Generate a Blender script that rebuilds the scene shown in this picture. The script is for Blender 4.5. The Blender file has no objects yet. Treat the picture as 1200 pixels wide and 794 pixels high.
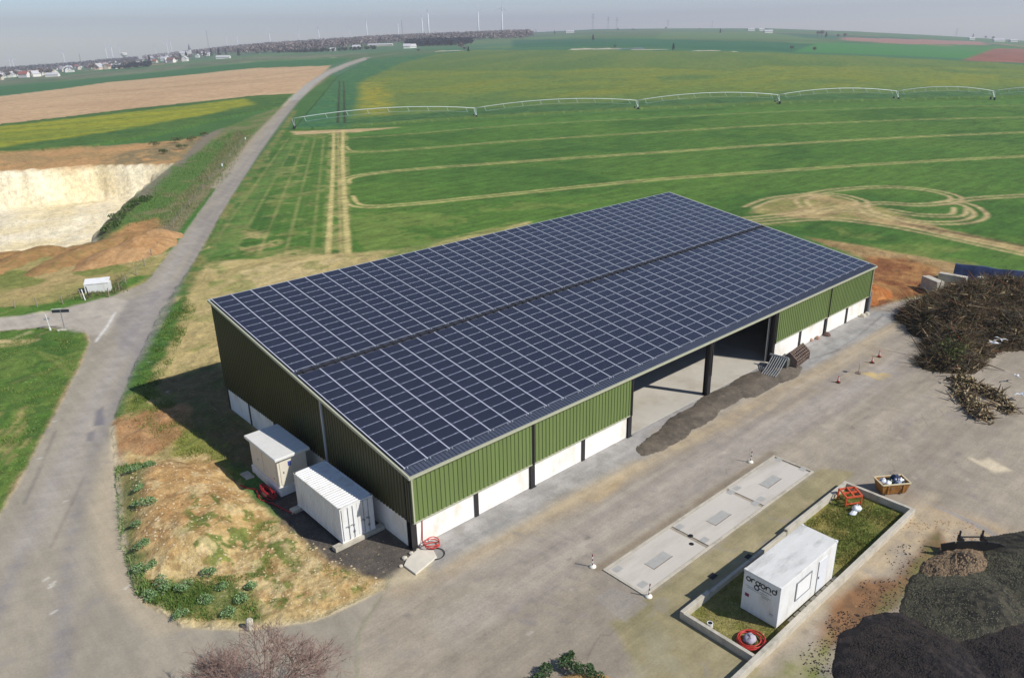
import bpy, math, random
import numpy as np
from mathutils import Matrix, Vector
rng = np.random.default_rng(7)
random.seed(7)
S = bpy.context.scene
COL = S.collection

# ------------------------------------------------------------------ camera
CX, CY, FOC = 600., 397., 905.2
YAW, PITCH, ROLL = 0.7286, 0.3771, -0.021
CAM = np.array([-22.5406, -35.1324, 30.6137])
def basis():
    cy, sy = math.cos(YAW), math.sin(YAW)
    f = np.array([sy*math.cos(PITCH), cy*math.cos(PITCH), -math.sin(PITCH)])
    r = np.array([cy, -sy, 0.]); u = np.cross(r, f)
    c, s = math.cos(ROLL), math.sin(ROLL)
    return c*r+s*u, -s*r+c*u, f
RT, UP, FW = basis()
cd = bpy.data.cameras.new('camera'); cam = bpy.data.objects.new('camera', cd); COL.objects.link(cam)
cd.sensor_width = 36; cd.lens = 36*FOC/1200; cd.clip_start = .5; cd.clip_end = 30000
m = Matrix.Identity(4)
for i in range(3):
    m[i][0] = RT[i]; m[i][1] = UP[i]; m[i][2] = -FW[i]; m[i][3] = CAM[i]
cam.matrix_world = m
S.camera = cam

# ------------------------------------------------------------------ terrain height
def fade(t): t = np.clip(t, 0, 1); return t*t*(3-2*t)
def _hash(ix, iy, seed):
    v = np.sin(ix*127.1+iy*311.7+seed*74.7)*43758.5453
    return v-np.floor(v)
def vnoise(x, y, sc, seed=0):
    x = np.asarray(x, float)/sc; y = np.asarray(y, float)/sc
    ix = np.floor(x); iy = np.floor(y)
    fx = fade(x-ix); fy = fade(y-iy)
    a = _hash(ix, iy, seed); b = _hash(ix+1, iy, seed); c = _hash(ix, iy+1, seed); d = _hash(ix+1, iy+1, seed)
    return (a*(1-fx)+b*fx)*(1-fy)+(c*(1-fx)+d*fx)*fy
def fbm(x, y, sc, seed=0, o=4):
    s = 0; a = .5; t = 0
    for i in range(o):
        s = s+a*vnoise(x, y, sc, seed+i*17); t += a; a *= .55; sc = sc*.5
    return s/t
DC = 4200.
SKX = np.array([-900, -300, 0, 75, 150, 300, 450, 600, 700, 800, 900, 1000, 1100, 1200, 1500, 2000.])
SKY = np.array([150, 108, 84, 79, 72, 56, 46, 39.5, 34.5, 33.5, 33.5, 37, 42, 48, 64, 90.])
def _slope_table():
    az = []; sl = []
    for x, y in zip(SKX, SKY):
        d = FW+RT*(x-CX)/FOC+UP*(CY-y)/FOC
        az.append(math.atan2(d[0], d[1])-YAW)
        sl.append(((-d[2]/math.hypot(d[0], d[1]))-CAM[2]/DC)/(1-250/DC))
    return np.array(az), np.array(sl)
TAZ, TSL = _slope_table()
def polar(x, y):
    dx = x-CAM[0]; dy = y-CAM[1]
    a = (np.arctan2(dx, dy)-YAW+math.pi) % (2*math.pi)-math.pi
    return np.hypot(dx, dy), a
PIT = None
def sdist(px, py, P):
    """signed distance to polygon, negative inside"""
    P = np.asarray(P, float); n = len(P)
    best = np.full(px.shape, 1e9); ins = np.zeros(px.shape, bool)
    for i in range(n):
        ax, ay = P[i][:2]; bx, by = P[(i+1) % n][:2]
        ex, ey = bx-ax, by-ay; L = ex*ex+ey*ey+1e-12
        t = np.clip(((px-ax)*ex+(py-ay)*ey)/L, 0, 1)
        best = np.minimum(best, (px-ax-t*ex)**2+(py-ay-t*ey)**2)
        c = ((ay > py) != (by > py))
        with np.errstate(divide='ignore', invalid='ignore'):
            xx = ax+(py-ay)*ex/(ey if ey != 0 else 1e-12)
        ins ^= c & (px < xx)
    d = np.sqrt(best)
    return np.where(ins, -d, d)
def hfun(x, y, pit=True):
    x = np.asarray(x, float); y = np.asarray(y, float)
    d, a = polar(x, y)
    s = np.interp(a, TAZ, TSL)
    dd = np.maximum(0, d-250); dd = np.where(dd < 150, dd*dd/300, dd-75)
    h = -s*dd*(DC-250)/(DC-325)
    far = np.maximum(0, d-DC*1.02)
    h = h-far*.05
    if pit and PIT is not None:
        lo = PIT.min(0)-2; hi = PIT.max(0)+2
        q = (x > lo[0]) & (x < hi[0]) & (y > lo[1]) & (y < hi[1])
        if q.any():
            hh = np.zeros(x.shape)
            sd = sdist(x[q], y[q], PIT)
            jit = (fbm(x[q], y[q], 14, 3)-.5)*6+(fbm(x[q], y[q], 3.2, 13)-.5)*1.8
            dep = fade((-sd+jit*np.clip(-sd/3, 0, 1))/5.)*(PITD+1.2*(fbm(x[q], y[q], 22, 9)-.5)*2)
            hh[q] = -dep
            h = h+hh
    return h
PITD = 9.
def at(u, v, z=0.):
    """point where the sight line through photo pixel (u, v) meets the terrain (raised by z)"""
    d = FW+RT*(u-CX)/FOC+UP*(CY-v)/FOC
    k = math.hypot(d[0], d[1])
    if d[2] < 0:
        t = (z-CAM[2])/d[2]
        if t*k < 250: return Vector(CAM+t*d)
    ds = 200*1.004**np.arange(0, 900); ts = ds/k
    P = CAM+ts[:, None]*d
    g = P[:, 2]-hfun(P[:, 0], P[:, 1])-z
    w = np.where(g < 0)[0]
    if len(w) == 0: i = int(np.argmin(np.abs(ds-DC))); P[i, 2] = float(hfun(P[i, 0], P[i, 1]))+z; return Vector(P[i])
    i = max(1, w[0]); f = g[i-1]/(g[i-1]-g[i])
    return Vector(P[i-1]+(P[i]-P[i-1])*f)
def W2(pts): return np.array([[*at(u, v)][:2] for u, v in pts])
def ground(x, y): return float(hfun(np.array([x]), np.array([y]))[0])
PIT = W2([(-260, 225), (-60, 203), (60, 197), (110, 193), (203, 192), (150, 235), (125, 262), (118, 283), (60, 292), (-60, 300), (-260, 320)])

# ------------------------------------------------------------------ materials
def lin(c): 
    c = np.asarray(c, float)/255.
    return np.where(c < .04045, c/12.92, ((c+.055)/1.055)**2.4)
MATS = {}
def nodes(name):
    mt = bpy.data.materials.new(name); mt.use_nodes = True
    return mt, mt.node_tree, mt.node_tree.nodes['Principled BSDF']
def N(nt, t, **kw):
    n = nt.nodes.new(t)
    for k, v in kw.items():
        if k in n.inputs: n.inputs[k].default_value = v
        else: setattr(n, k, v)
    return n
def mat(name, rgb, rough=.6, metal=0., var=.12, scale=3., bump=0., bscale=40., spec=.5, streak=None, dirt=None, alpha=1):
    if name in MATS: return MATS[name]
    mt, nt, b = nodes(name)
    L = nt.links.new
    base = tuple(lin(rgb))+(1,)
    tc = N(nt, 'ShaderNodeTexCoord')
    mp = N(nt, 'ShaderNodeMapping'); L(tc.outputs['Object'], mp.inputs['Vector'])
    if streak: mp.inputs['Scale'].default_value = streak
    n = N(nt, 'ShaderNodeTexNoise', Scale=scale, Detail=6., Roughness=.6); L(mp.outputs[0], n.inputs['Vector'])
    mr = N(nt, 'ShaderNodeMapRange'); mr.inputs[1].default_value = .3; mr.inputs[2].default_value = .7
    mr.inputs[3].default_value = 1-var; mr.inputs[4].default_value = 1+var
    L(n.outputs['Fac'], mr.inputs[0])
    mx = N(nt, 'ShaderNodeVectorMath', operation='SCALE'); mx.inputs[0].default_value = base[:3]
    L(mr.outputs[0], mx.inputs['Scale'])
    out = mx.outputs[0]
    if dirt:
        n2 = N(nt, 'ShaderNodeTexNoise', Scale=dirt[1], Detail=5., Roughness=.65); L(mp.outputs[0], n2.inputs['Vector'])
        m2 = N(nt, 'ShaderNodeMapRange'); m2.inputs[1].default_value = .48; m2.inputs[2].default_value = .68; m2.inputs[4].default_value = dirt[2]
        L(n2.outputs['Fac'], m2.inputs[0])
        mm = N(nt, 'ShaderNodeMix', data_type='RGBA'); L(m2.outputs[0], mm.inputs[0]); L(out, mm.inputs[6])
        mm.inputs[7].default_value = tuple(lin(dirt[0]))+(1,); out = mm.outputs[2]
    L(out, b.inputs['Base Color'])
    b.inputs['Roughness'].default_value = rough; b.inputs['Metallic'].default_value = metal
    b.inputs['Specular IOR Level'].default_value = spec
    if bump:
        n3 = N(nt, 'ShaderNodeTexNoise', Scale=bscale, Detail=4.); L(tc.outputs['Object'], n3.inputs['Vector'])
        bp = N(nt, 'ShaderNodeBump', Strength=bump, Distance=.05); L(n3.outputs['Fac'], bp.inputs['Height']); L(bp.outputs[0], b.inputs['Normal'])
    MATS[name] = mt; return mt
def colmat(name, rough=.9, var=.3, s1=1.2, s2=9., bump=.5, bdist=.06, streaks=None, grit=None, spec=.25):
    """material reading the mesh colour attribute 'Col' (the local soil / crop / leaf colour) plus fine variation"""
    if name in MATS: return MATS[name]
    mt, nt, b = nodes(name); L = nt.links.new
    a = N(nt, 'ShaderNodeAttribute', attribute_name='Col'); g = N(nt, 'ShaderNodeNewGeometry')
    n1 = N(nt, 'ShaderNodeTexNoise', Scale=s1, Detail=8., Roughness=.7)
    n2 = N(nt, 'ShaderNodeTexNoise', Scale=s2, Detail=6., Roughness=.75)
    L(g.outputs['Position'], n1.inputs['Vector']); L(g.outputs['Position'], n2.inputs['Vector'])
    ad = N(nt, 'ShaderNodeMath', operation='ADD'); L(n1.outputs['Fac'], ad.inputs[0]); L(n2.outputs['Fac'], ad.inputs[1])
    if streaks:      # long wheel-polished streaks along the driving direction
        mp = N(nt, 'ShaderNodeMapping'); mp.inputs['Scale'].default_value = streaks[:3]; mp.inputs['Rotation'].default_value = (0, 0, streaks[3]); L(g.outputs['Position'], mp.inputs['Vector'])
        n4 = N(nt, 'ShaderNodeTexNoise', Scale=1., Detail=9., Roughness=.72); L(mp.outputs[0], n4.inputs['Vector'])
        a4 = N(nt, 'ShaderNodeMath', operation='MULTIPLY_ADD'); L(n4.outputs['Fac'], a4.inputs[0]); a4.inputs[1].default_value = 1.1; L(ad.outputs[0], a4.inputs[2])
        s4 = N(nt, 'ShaderNodeMath', operation='SUBTRACT'); L(a4.outputs[0], s4.inputs[0]); s4.inputs[1].default_value = .55; ad = s4
    mr = N(nt, 'ShaderNodeMapRange'); mr.inputs[1].default_value = .7; mr.inputs[2].default_value = 1.3
    mr.inputs[3].default_value = 1-var; mr.inputs[4].default_value = 1+var; L(ad.outputs[0], mr.inputs[0])
    mx = N(nt, 'ShaderNodeVectorMath', operation='SCALE'); L(a.outputs['Color'], mx.inputs[0]); L(mr.outputs[0], mx.inputs['Scale'])
    out = mx.outputs[0]
    for gs, th0, rgb, am in (grit or ()):      # stones, crumbs and stains
        n5 = N(nt, 'ShaderNodeTexNoise', Scale=gs, Detail=3., Roughness=.6); L(g.outputs['Position'], n5.inputs['Vector'])
        m5 = N(nt, 'ShaderNodeMapRange'); m5.inputs[1].default_value = th0; m5.inputs[2].default_value = th0+.07; m5.inputs[4].default_value = am; L(n5.outputs['Fac'], m5.inputs[0])
        x5 = N(nt, 'ShaderNodeMix', data_type='RGBA'); L(m5.outputs[0], x5.inputs[0]); L(out, x5.inputs[6]); x5.inputs[7].default_value = tuple(lin(rgb))+(1,); out = x5.outputs[2]
    L(out, b.inputs['Base Color']); b.inputs['Roughness'].default_value = rough; b.inputs['Specular IOR Level'].default_value = spec
    if bump:
        bp = N(nt, 'ShaderNodeBump', Strength=bump, Distance=bdist); L(ad.outputs[0], bp.inputs['Height']); L(bp.outputs[0], b.inputs['Normal'])
    MATS[name] = mt; return mt

# ------------------------------------------------------------------ mesh helpers
def link(o, parent=None):
    COL.objects.link(o)
    if parent is not None: o.parent = parent
    return o
def tag(o, label=None, cat=None, group=None, kind=None):
    if label: o['label'] = label
    if cat: o['category'] = cat
    if group: o['group'] = group
    if kind: o['kind'] = kind
    return o
def empty(name, loc=(0, 0, 0), rz=0., label=None, cat=None, group=None):
    o = bpy.data.objects.new(name, None); o.location = loc; o.rotation_euler = (0, 0, rz); o.empty_display_size = .3
    link(o); return tag(o, label, cat, group)
def fastmesh(name, V, F, mats=None, cols=None, smooth=False):
    """V (n,3) array, F (m,k) array of equal-sided faces"""
    me = bpy.data.meshes.new(name); V = np.asarray(V, np.float32); F = np.asarray(F, np.int32)
    me.vertices.add(len(V)); me.vertices.foreach_set('co', V.ravel())
    k = F.shape[1]; me.loops.add(F.size); me.loops.foreach_set('vertex_index', F.ravel())
    me.polygons.add(len(F)); me.polygons.foreach_set('loop_start', np.arange(0, F.size, k, dtype=np.int32))
    try: me.polygons.foreach_set('loop_total', np.full(len(F), k, np.int32))
    except Exception: pass
    if smooth: me.polygons.foreach_set('use_smooth', np.ones(len(F), bool))
    me.update(calc_edges=True)
    if cols is not None:
        ca = me.color_attributes.new('Col', 'FLOAT_COLOR', 'POINT')
        c4 = np.ones((len(V), 4), np.float32); c4[:, :3] = cols; ca.data.foreach_set('color', c4.ravel())
    for mm in (mats or []): me.materials.append(mm)
    return me
def fobj(name, V, F, mt, parent=None, cols=None, smooth=False):
    o = bpy.data.objects.new(name, fastmesh(name, V, F, [mt], cols, smooth)); return link(o, parent)
class MB:
    def __init__(s): s.v = []; s.f = []; s.m = []
    def add(s, vs, fs, mi=0):
        b = len(s.v); s.v += [tuple(v) for v in vs]; s.f += [tuple(b+i for i in f) for f in fs]; s.m += [mi]*len(fs); return s
    def box(s, x0, x1, y0, y1, z0, z1, mi=0, M=None):
        vs = [(x, y, z) for z in (z0, z1) for y in (y0, y1) for x in (x0, x1)]
        if M is not None: vs = [tuple(M @ Vector(v)) for v in vs]
        return s.add(vs, [(0, 2, 3, 1), (4, 5, 7, 6), (0, 1, 5, 4), (2, 6, 7, 3), (0, 4, 6, 2), (1, 3, 7, 5)], mi)
    def beam(s, p, q, w, h, mi=0, up=(0, 0, 1)):
        p = Vector(p); q = Vector(q); d = (q-p).normalized(); u = Vector(up)
        if abs(d.dot(u)) > .99: u = Vector((0, 1, 0))
        a = d.cross(u).normalized()*w/2; b = a.cross(d).normalized()*h/2
        vs = [p-a-b, p+a-b, p+a+b, p-a+b, q-a-b, q+a-b, q+a+b, q-a+b]
        return s.add(vs, [(0, 3, 2, 1), (4, 5, 6, 7), (0, 1, 5, 4), (1, 2, 6, 5), (2, 3, 7, 6), (3, 0, 4, 7)], mi)
    def tube(s, pts, r, n=8, mi=0, cap=True):
        pts = [Vector(p) for p in pts]; rs = r if hasattr(r, '__len__') else [r]*len(pts)
        vs = []; prev = None
        for i, p in enumerate(pts):
            d = (pts[min(i+1, len(pts)-1)]-pts[max(i-1, 0)]).normalized()
            u = Vector((0, 0, 1)) if abs(d.z) < .95 else Vector((1, 0, 0))
            if prev is not None and prev.length > 0: a = (prev-d*prev.dot(d)); a = a.normalized() if a.length > 1e-4 else d.cross(u).normalized()
            else: a = d.cross(u).normalized()
            prev = a; b = d.cross(a)
            for k in range(n):
                t = 2*math.pi*k/n; vs.append(p+(a*math.cos(t)+b*math.sin(t))*rs[i])
        fs = []
        for i in range(len(pts)-1):
            for k in range(n):
                k2 = (k+1) % n; fs.append((i*n+k, i*n+k2, (i+1)*n+k2, (i+1)*n+k))
        if cap: fs += [tuple(range(n-1, -1, -1)), tuple((len(pts)-1)*n+k for k in range(n))]
        return s.add(vs, fs, mi)
    def lathe(s, prof, n=16, c=(0, 0, 0), mi=0):
        vs = []; fs = []
        for r, z in prof:
            for k in range(n):
                t = 2*math.pi*k/n; vs.append((c[0]+r*math.cos(t), c[1]+r*math.sin(t), c[2]+z))
        for i in range(len(prof)-1):
            for k in range(n): k2 = (k+1) % n; fs.append((i*n+k, i*n+k2, (i+1)*n+k2, (i+1)*n+k))
        fs += [tuple(range(n-1, -1, -1)), tuple((len(prof)-1)*n+k for k in range(n))]
        return s.add(vs, fs, mi)
    def poly(s, pts, z0, z1, mi=0):
        n = len(pts); vs = [(p[0], p[1], z0) for p in pts]+[(p[0], p[1], z1) for p in pts]
        return s.add(vs, [tuple(range(n-1, -1, -1)), tuple(range(n, 2*n))]+[(i, (i+1) % n, n+(i+1) % n, n+i) for i in range(n)], mi)
    def mesh(s, name, mats, smooth=False, bevel=0):
        me = bpy.data.meshes.new(name); me.from_pydata(s.v, [], s.f)
        for x in (mats if isinstance(mats, (list, tuple)) else [mats]): me.materials.append(x)
        me.polygons.foreach_set('material_index', s.m)
        if smooth: me.polygons.foreach_set('use_smooth', [True]*len(s.f))
        me.update(); return me
    def obj(s, name, mats, parent=None, smooth=False, bevel=0):
        o = bpy.data.objects.new(name, s.mesh(name, mats, smooth)); link(o, parent)
        if bevel:
            md = o.modifiers.new('bevel', 'BEVEL'); md.width = bevel; md.segments = 2; md.limit_method = 'ANGLE'
        return o
def copy_tree(o, parent=None):
    c = o.copy(); COL.objects.link(c)
    if parent is not None: c.parent = parent
    for ch in list(o.children): copy_tree(ch, c)
    return c

# ------------------------------------------------------------------ ground sheet (one polar grid, denser where the view is)
def build_ground():
    a_in = np.linspace(-.80, .80, 1000); a_out = np.concatenate([np.linspace(.80, 2*math.pi-.80, 61)[1:-1]])
    az = np.concatenate([a_in, a_out]); NA = len(az)
    # ranges at about one picture pixel per row
    ys = np.concatenate([np.arange(1500, 820, -12), np.arange(820, 280, -1.15), np.arange(280, 46, -.75)])
    dep = PITCH+np.arctan((ys-CY)/FOC)
    dep = dep[(dep < 1.35) & (dep > .011)]
    ds = CAM[2]/np.tan(dep)
    ds = np.concatenate([ds, np.geomspace(ds[-1], 9000, 60)[1:]])
    ds = np.concatenate([[.5, 3], ds[ds > 5]])
    NR = len(ds)
    D, A = np.meshgrid(ds, az, indexing='ij')
    X = CAM[0]+D*np.sin(A+YAW); Y = CAM[1]+D*np.cos(A+YAW)
    return X.ravel(), Y.ravel(), NR, NA, D.ravel()
GX, GY, NR, NA, GD = build_ground()
GC = np.zeros((len(GX), 3)); GK = np.zeros(len(GX), np.int8); GZ = hfun(GX, GY)
def _box(P, pad):
    lo = P.min(0)-pad; hi = P.max(0)+pad
    return np.where((GX > lo[0]) & (GX < hi[0]) & (GY > lo[1]) & (GY < hi[1]))[0]
def blend(idx, a, rgb, cls=None, rgb2=None, sc=3., seed=1, stretch=None):
    c = lin(rgb)[None, :]
    if rgb2 is not None:
        x, y = GX[idx], GY[idx]
        if stretch is not None:
            ca, sa = math.cos(stretch[0]), math.sin(stretch[0]); x, y = (x*ca+y*sa)/stretch[1], (-x*sa+y*ca)
        n = fbm(x, y, sc, seed); t = fade((n-.32)/.36)[:, None]
        c = c*(1-t)+lin(rgb2)[None, :]*t
    GC[idx] = GC[idx]*(1-a[:, None])+c*a[:, None]
    if cls is not None: GK[idx[a > .5]] = cls
def fill(pts, rgb, soft=.5, wob=0., ws=3., alpha=1., world=False, patch=None, ps=3., seed=1, **kw):
    P = np.asarray(pts, float) if world else W2(pts)
    idx = _box(P, soft+wob+1)
    if len(idx) == 0: return
    sd = sdist(GX[idx], GY[idx], P)
    if wob: sd = sd+(fbm(GX[idx], GY[idx], ws, seed+5)-.5)*2*wob
    a = fade(.5-sd/(2*soft))*alpha
    if patch is not None: a = a*fade((fbm(GX[idx], GY[idx], ps, seed+31)-patch)/.08)
    k = a > .003
    blend(idx[k], a[k], rgb, seed=seed, **kw)
def stroke(pts, w, rgb, soft=.3, alpha=1., world=False, brk=None, bs=2., seed=1, wob=0., **kw):
    P = np.asarray(pts, float) if world else W2(pts)
    for i in range(len(P)-1):
        seg = P[i:i+2]; idx = _box(seg, w+soft+wob+(2.5 if abs(seg[0][0])+abs(seg[0][1]) > 120 else 0))
        if len(idx) == 0: continue
        ax, ay = seg[0]; ex, ey = seg[1]-seg[0]; L = ex*ex+ey*ey+1e-9
        x, y = GX[idx], GY[idx]; t = ((x-ax)*ex+(y-ay)*ey)/L
        tc = np.clip(t, 0, 1); d = np.hypot(x-ax-tc*ex, y-ay-tc*ey)
        if wob: d = d+(fbm(x, y, 4, seed+3)-.5)*2*wob
        rx, ry = x-CAM[0], y-CAM[1]; rr = np.hypot(rx, ry); rs = rr*rr/27700*.6*np.abs((-ey*rx+ex*ry)/(rr*math.sqrt(L)))
        so = np.sqrt(soft*soft+rs*rs)
        a = fade((w/2+so-d)/(2*so))*alpha*np.minimum(1, (w+2*soft)/(w+2*so))**.8
        if i > 0: a = np.where(t < 0, 0, a)
        if brk is not None: a = a*fade((fbm(x, y, bs, seed+11)-brk*.8)/.2)*.5+a*.5
        k = a > .003
        blend(idx[k], a[k], rgb, seed=seed, **kw)
def curve(pts, n=6):
    P = np.asarray(pts, float); out = []
    for i in range(len(P)-1):
        p0 = P[max(i-1, 0)]; p1 = P[i]; p2 = P[i+1]; p3 = P[min(i+2, len(P)-1)]
        for k in range(n):
            t = k/n; out.append(.5*((2*p1)+(-p0+p2)*t+(2*p0-5*p1+4*p2-p3)*t*t+(-p0+3*p1-3*p2+p3)*t**3))
    out.append(P[-1]); return np.array(out)
def twin(pts, gap, w, rgb, **kw):
    P = W2(curve(pts, 5)) if not kw.pop('world', False) else np.asarray(pts)
    T = np.gradient(P, axis=0); T /= np.linalg.norm(T, axis=1)[:, None]+1e-9; Nn = np.stack([-T[:, 1], T[:, 0]], 1)
    for s in (-1, 1): stroke(P+Nn*s*gap/2, w, rgb, world=True, seed=int(5+s), **kw)
LATE = []
GROUND, ROAD, YARD, FIELD, QUARRY, TAN, RAPE = range(7)
allidx = np.arange(len(GX))
# --- base
blend(allidx, np.ones(len(GX)), (76, 116, 56), GROUND, (68, 106, 50), 40)
# far patchwork
blend(*(lambda k: (k, np.ones(len(k))))(np.where(GD > 700)[0]), (66, 116, 80), GROUND, (84, 118, 84), 500, 4)
for i in range(70):
    x = random.uniform(-100, 1300); d = math.exp(random.uniform(math.log(1100), math.log(4300)))
    dd = FW+RT*(x-CX)/FOC; a = math.atan2(dd[0], dd[1]); c = np.array([CAM[0]+d*math.sin(a), CAM[1]+d*math.cos(a)])
    th = random.uniform(.2, .7); L = random.uniform(150, 600); w = random.uniform(80, 260)*(d/2500+.3)
    e = np.array([math.cos(th), math.sin(th)]); n = np.array([-e[1], e[0]])
    fill([c-e*L-n*w, c+e*L-n*w, c+e*L+n*w, c-e*L+n*w], random.choice([(52, 104, 76), (92, 124, 76), (150, 126, 98), (70, 118, 66), (84, 112, 70)]), 8, world=True, seed=i)
# far right bands
fill([(520, 62), (1300, 84), (1300, 74), (960, 61), (700, 56), (520, 57)], (64, 112, 74), 4)
fill([(600, 56), (930, 61), (960, 52), (600, 47)], (38, 100, 66), 6, rgb2=(48, 106, 70), sc=120)
fill([(930, 61), (1150, 70), (1190, 57), (960, 50)], (66, 128, 66), 6)
fill([(1128, 71), (1300, 78), (1300, 58), (1165, 57)], (152, 100, 84), 5, rgb2=(132, 92, 76), sc=30)
fill([(985, 44), (1150, 49), (1160, 53), (1060, 52), (985, 47)], (160, 122, 108), 10)
# --- rapeseed field beyond the pivot
rape = [(350, 152), (400, 150), (560, 139), (750, 129), (911, 122), (1050, 118), (1330, 112), (1330, 84), (1150, 73), (900, 62), (700, 59), (560, 59), (440, 70), (396, 92)]
fill(rape, (92, 118, 56), 3, cls=RAPE, rgb2=(104, 124, 58), sc=26, stretch=(.55, 5), seed=3)
fill([(440, 110), (640, 116), (900, 108), (1330, 100), (1330, 86), (900, 78), (640, 84), (460, 84), (430, 95)], (114, 130, 52), 12, alpha=.7, patch=.36, ps=45, rgb2=(132, 136, 48), sc=22, stretch=(.2, 5), seed=9)
fill([(1330, 112), (1050, 117), (911, 120), (750, 127), (560, 137), (400, 149), (402, 142), (560, 129), (750, 120), (911, 114), (1050, 110), (1330, 105)], (58, 98, 54), 4, alpha=.85, rgb2=(70, 108, 56), sc=8)
fill([(345, 152), (396, 90), (432, 70), (520, 62), (470, 75), (425, 95), (408, 150)], (62, 108, 68), 2.5, cls=RAPE, rgb2=(74, 116, 66), sc=7, seed=12)
fill([(420, 98), (447, 98), (460, 116), (452, 136), (428, 137)], (160, 150, 44), 4, wob=4, ws=12, alpha=.8, rgb2=(130, 135, 52), sc=5)
for a, b in (((398, 96), (396, 146)), ((403, 96), (404, 146))): stroke([a, b], .9, (60, 52, 34), .4, brk=.3, bs=4)
for i in range(60):
    u = random.uniform(440, 1250); v = random.uniform(84, 112); p = at(u, v)
    L = random.uniform(8, 45); stroke([(p.x-L*.78, p.y+L*.62), (p.x+L*.78, p.y-L*.62)], random.uniform(1.5, 3.5), (74, 104, 52), 1.5, alpha=.6, world=True)
# --- winter wheat in front of the pivot
wheat = [(330, 152), (400, 152), (560, 141), (750, 131), (911, 123), (1050, 119), (1400, 110), (1400, 345), (1200, 322), (1090, 305), (960, 282), (880, 262), (600, 270), (430, 300), (230, 320), (262, 255), (300, 195)]
fill(wheat, (78, 113, 42), 2.5, cls=FIELD, rgb2=(66, 102, 38), sc=18, stretch=(.5, 3), seed=5)
fill(wheat, (88, 120, 46), 4, alpha=.6, patch=.48, ps=30, seed=8)
fill([(410, 153), (560, 143), (750, 133), (1050, 121), (1400, 112), (1400, 120), (1050, 127), (750, 140), (560, 151), (410, 160)], (84, 122, 50), 2.5, alpha=.7)
T1, T2 = (196, 180, 118), (176, 162, 104)
fill([(340, 154), (400, 152), (470, 149), (420, 155), (345, 158)], (190, 165, 120), 1.2, wob=1)
for pts in ([(404, 162), (480, 157), (600, 147), (750, 139), (900, 131.5), (1050, 126), (1200, 123.5), (1400, 122)],):
    twin(pts, 1.6, .8, T2, soft=.5, brk=.32, bs=12, alpha=.75)
twin([(402, 172), (415, 178), (480, 175), (600, 165.5), (750, 156), (900, 147), (1000, 143), (1120, 139), (1400, 134)], 2, .9, T1, soft=.5, brk=.28, bs=12, alpha=.8)
twin([(404, 215), (410, 208), (466, 200), (600, 190), (750, 180), (900, 170), (1050, 161.5), (1200, 155), (1400, 148)], 2, 1.0, T1, soft=.45, brk=.2, bs=8, alpha=.95)
twin([(408, 230), (420, 241), (470, 240), (600, 227), (750, 212), (900, 201), (1050, 191), (1200, 183), (1400, 173)], 1.9, .9, T1, soft=.35, brk=.2, bs=8, alpha=.95)
twin([(430, 182), (560, 178), (700, 168)], 1.6, .4, (120, 140, 74), soft=.4, alpha=.5, brk=.4)
for dx in range(0, 62, 13):     # drill misses in the strip beside the road
    stroke([(338+dx*.8, 162), (240+dx*2.4, 300)], .5, (168, 160, 100), .35, alpha=.55, brk=.42, bs=5, seed=dx)
fill([(240, 300), (262, 255), (300, 195), (335, 160), (385, 156), (380, 302)], (150, 146, 88), .8, alpha=.55, patch=.53, ps=5, rgb2=(124, 132, 66), sc=1.5, stretch=(1.0, 4), seed=91)
fill([(225, 315), (262, 262), (290, 262), (340, 290), (380, 302), (300, 318)], (178, 160, 106), 1, alpha=.7, patch=.46, ps=4, seed=92, wob=1)
fill([(410, 250), (520, 245), (700, 228), (700, 238), (560, 275), (430, 300), (412, 290)], (124, 138, 66), 1.5, alpha=.5, patch=.52, ps=6, seed=93, stretch=(.5, 4))
for dx in range(0, 12): stroke([(345+dx*4.2, 160), (262+dx*11.5, 300)], .3, (100, 128, 60), .3, alpha=.4, brk=.4, bs=3, seed=dx+40)
fill([(385, 155), (408, 155), (412, 305), (378, 305)], (168, 158, 98), .6, alpha=.55, patch=.4, ps=3)
stroke(curve([(391, 153), (390, 200), (384, 305)]), .9, T1, .3, brk=.2); stroke(curve([(402, 153), (402, 200), (408, 300)]), 1.0, T1, .35, brk=.2)
stroke(curve([(396, 153), (397, 200), (400, 305)]), .5, (184, 160, 110), .3, alpha=.7, brk=.3)
# turning circles
SOIL = (180, 152, 106)
fill([(875, 250), (900, 238), (925, 229), (960, 226), (1000, 236), (1040, 243), (1060, 252), (1100, 268), (1060, 265), (1000, 257), (940, 256)], SOIL, 1.2, wob=1.5, ws=5, alpha=.85, rgb2=(150, 142, 84), sc=4, seed=2)
for pts in ([(878, 243), (905, 233), (945, 228), (985, 222), (1040, 219), (1090, 223), (1120, 231), (1112, 237), (1075, 240), (1030, 238), (985, 243), (930, 250)],
            [(945, 243), (939, 234), (958, 228), (985, 229), (1010, 236), (1008, 243)],
            [(1013, 244), (1022, 251), (1050, 256), (1090, 261), (1130, 260), (1149, 253), (1142, 244), (1125, 238), (1100, 238)],
            [(1040, 246), (1080, 252), (1120, 252), (1125, 244)],
            [(1110, 237), (1150, 232), (1200, 229), (1300, 222)],
            [(860, 258), (940, 250), (1010, 247), (1060, 262), (1130, 279), (1200, 292), (1300, 310)],
            [(880, 262), (960, 256), (1020, 261), (1080, 271), (1200, 297), (1300, 318)]):
    twin(pts, 1.9, .8, (190, 168, 120), soft=.4, brk=.18, bs=6, alpha=.9)
stroke(curve([(1025, 258), (1100, 270), (1200, 293), (1300, 315)]), 3.5, SOIL, 1, alpha=.55, brk=.3)
stroke(curve([(1060, 262), (1130, 275), (1200, 288)]), 1.4, (92, 74, 50), .6, alpha=.6, brk=.35)
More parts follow.
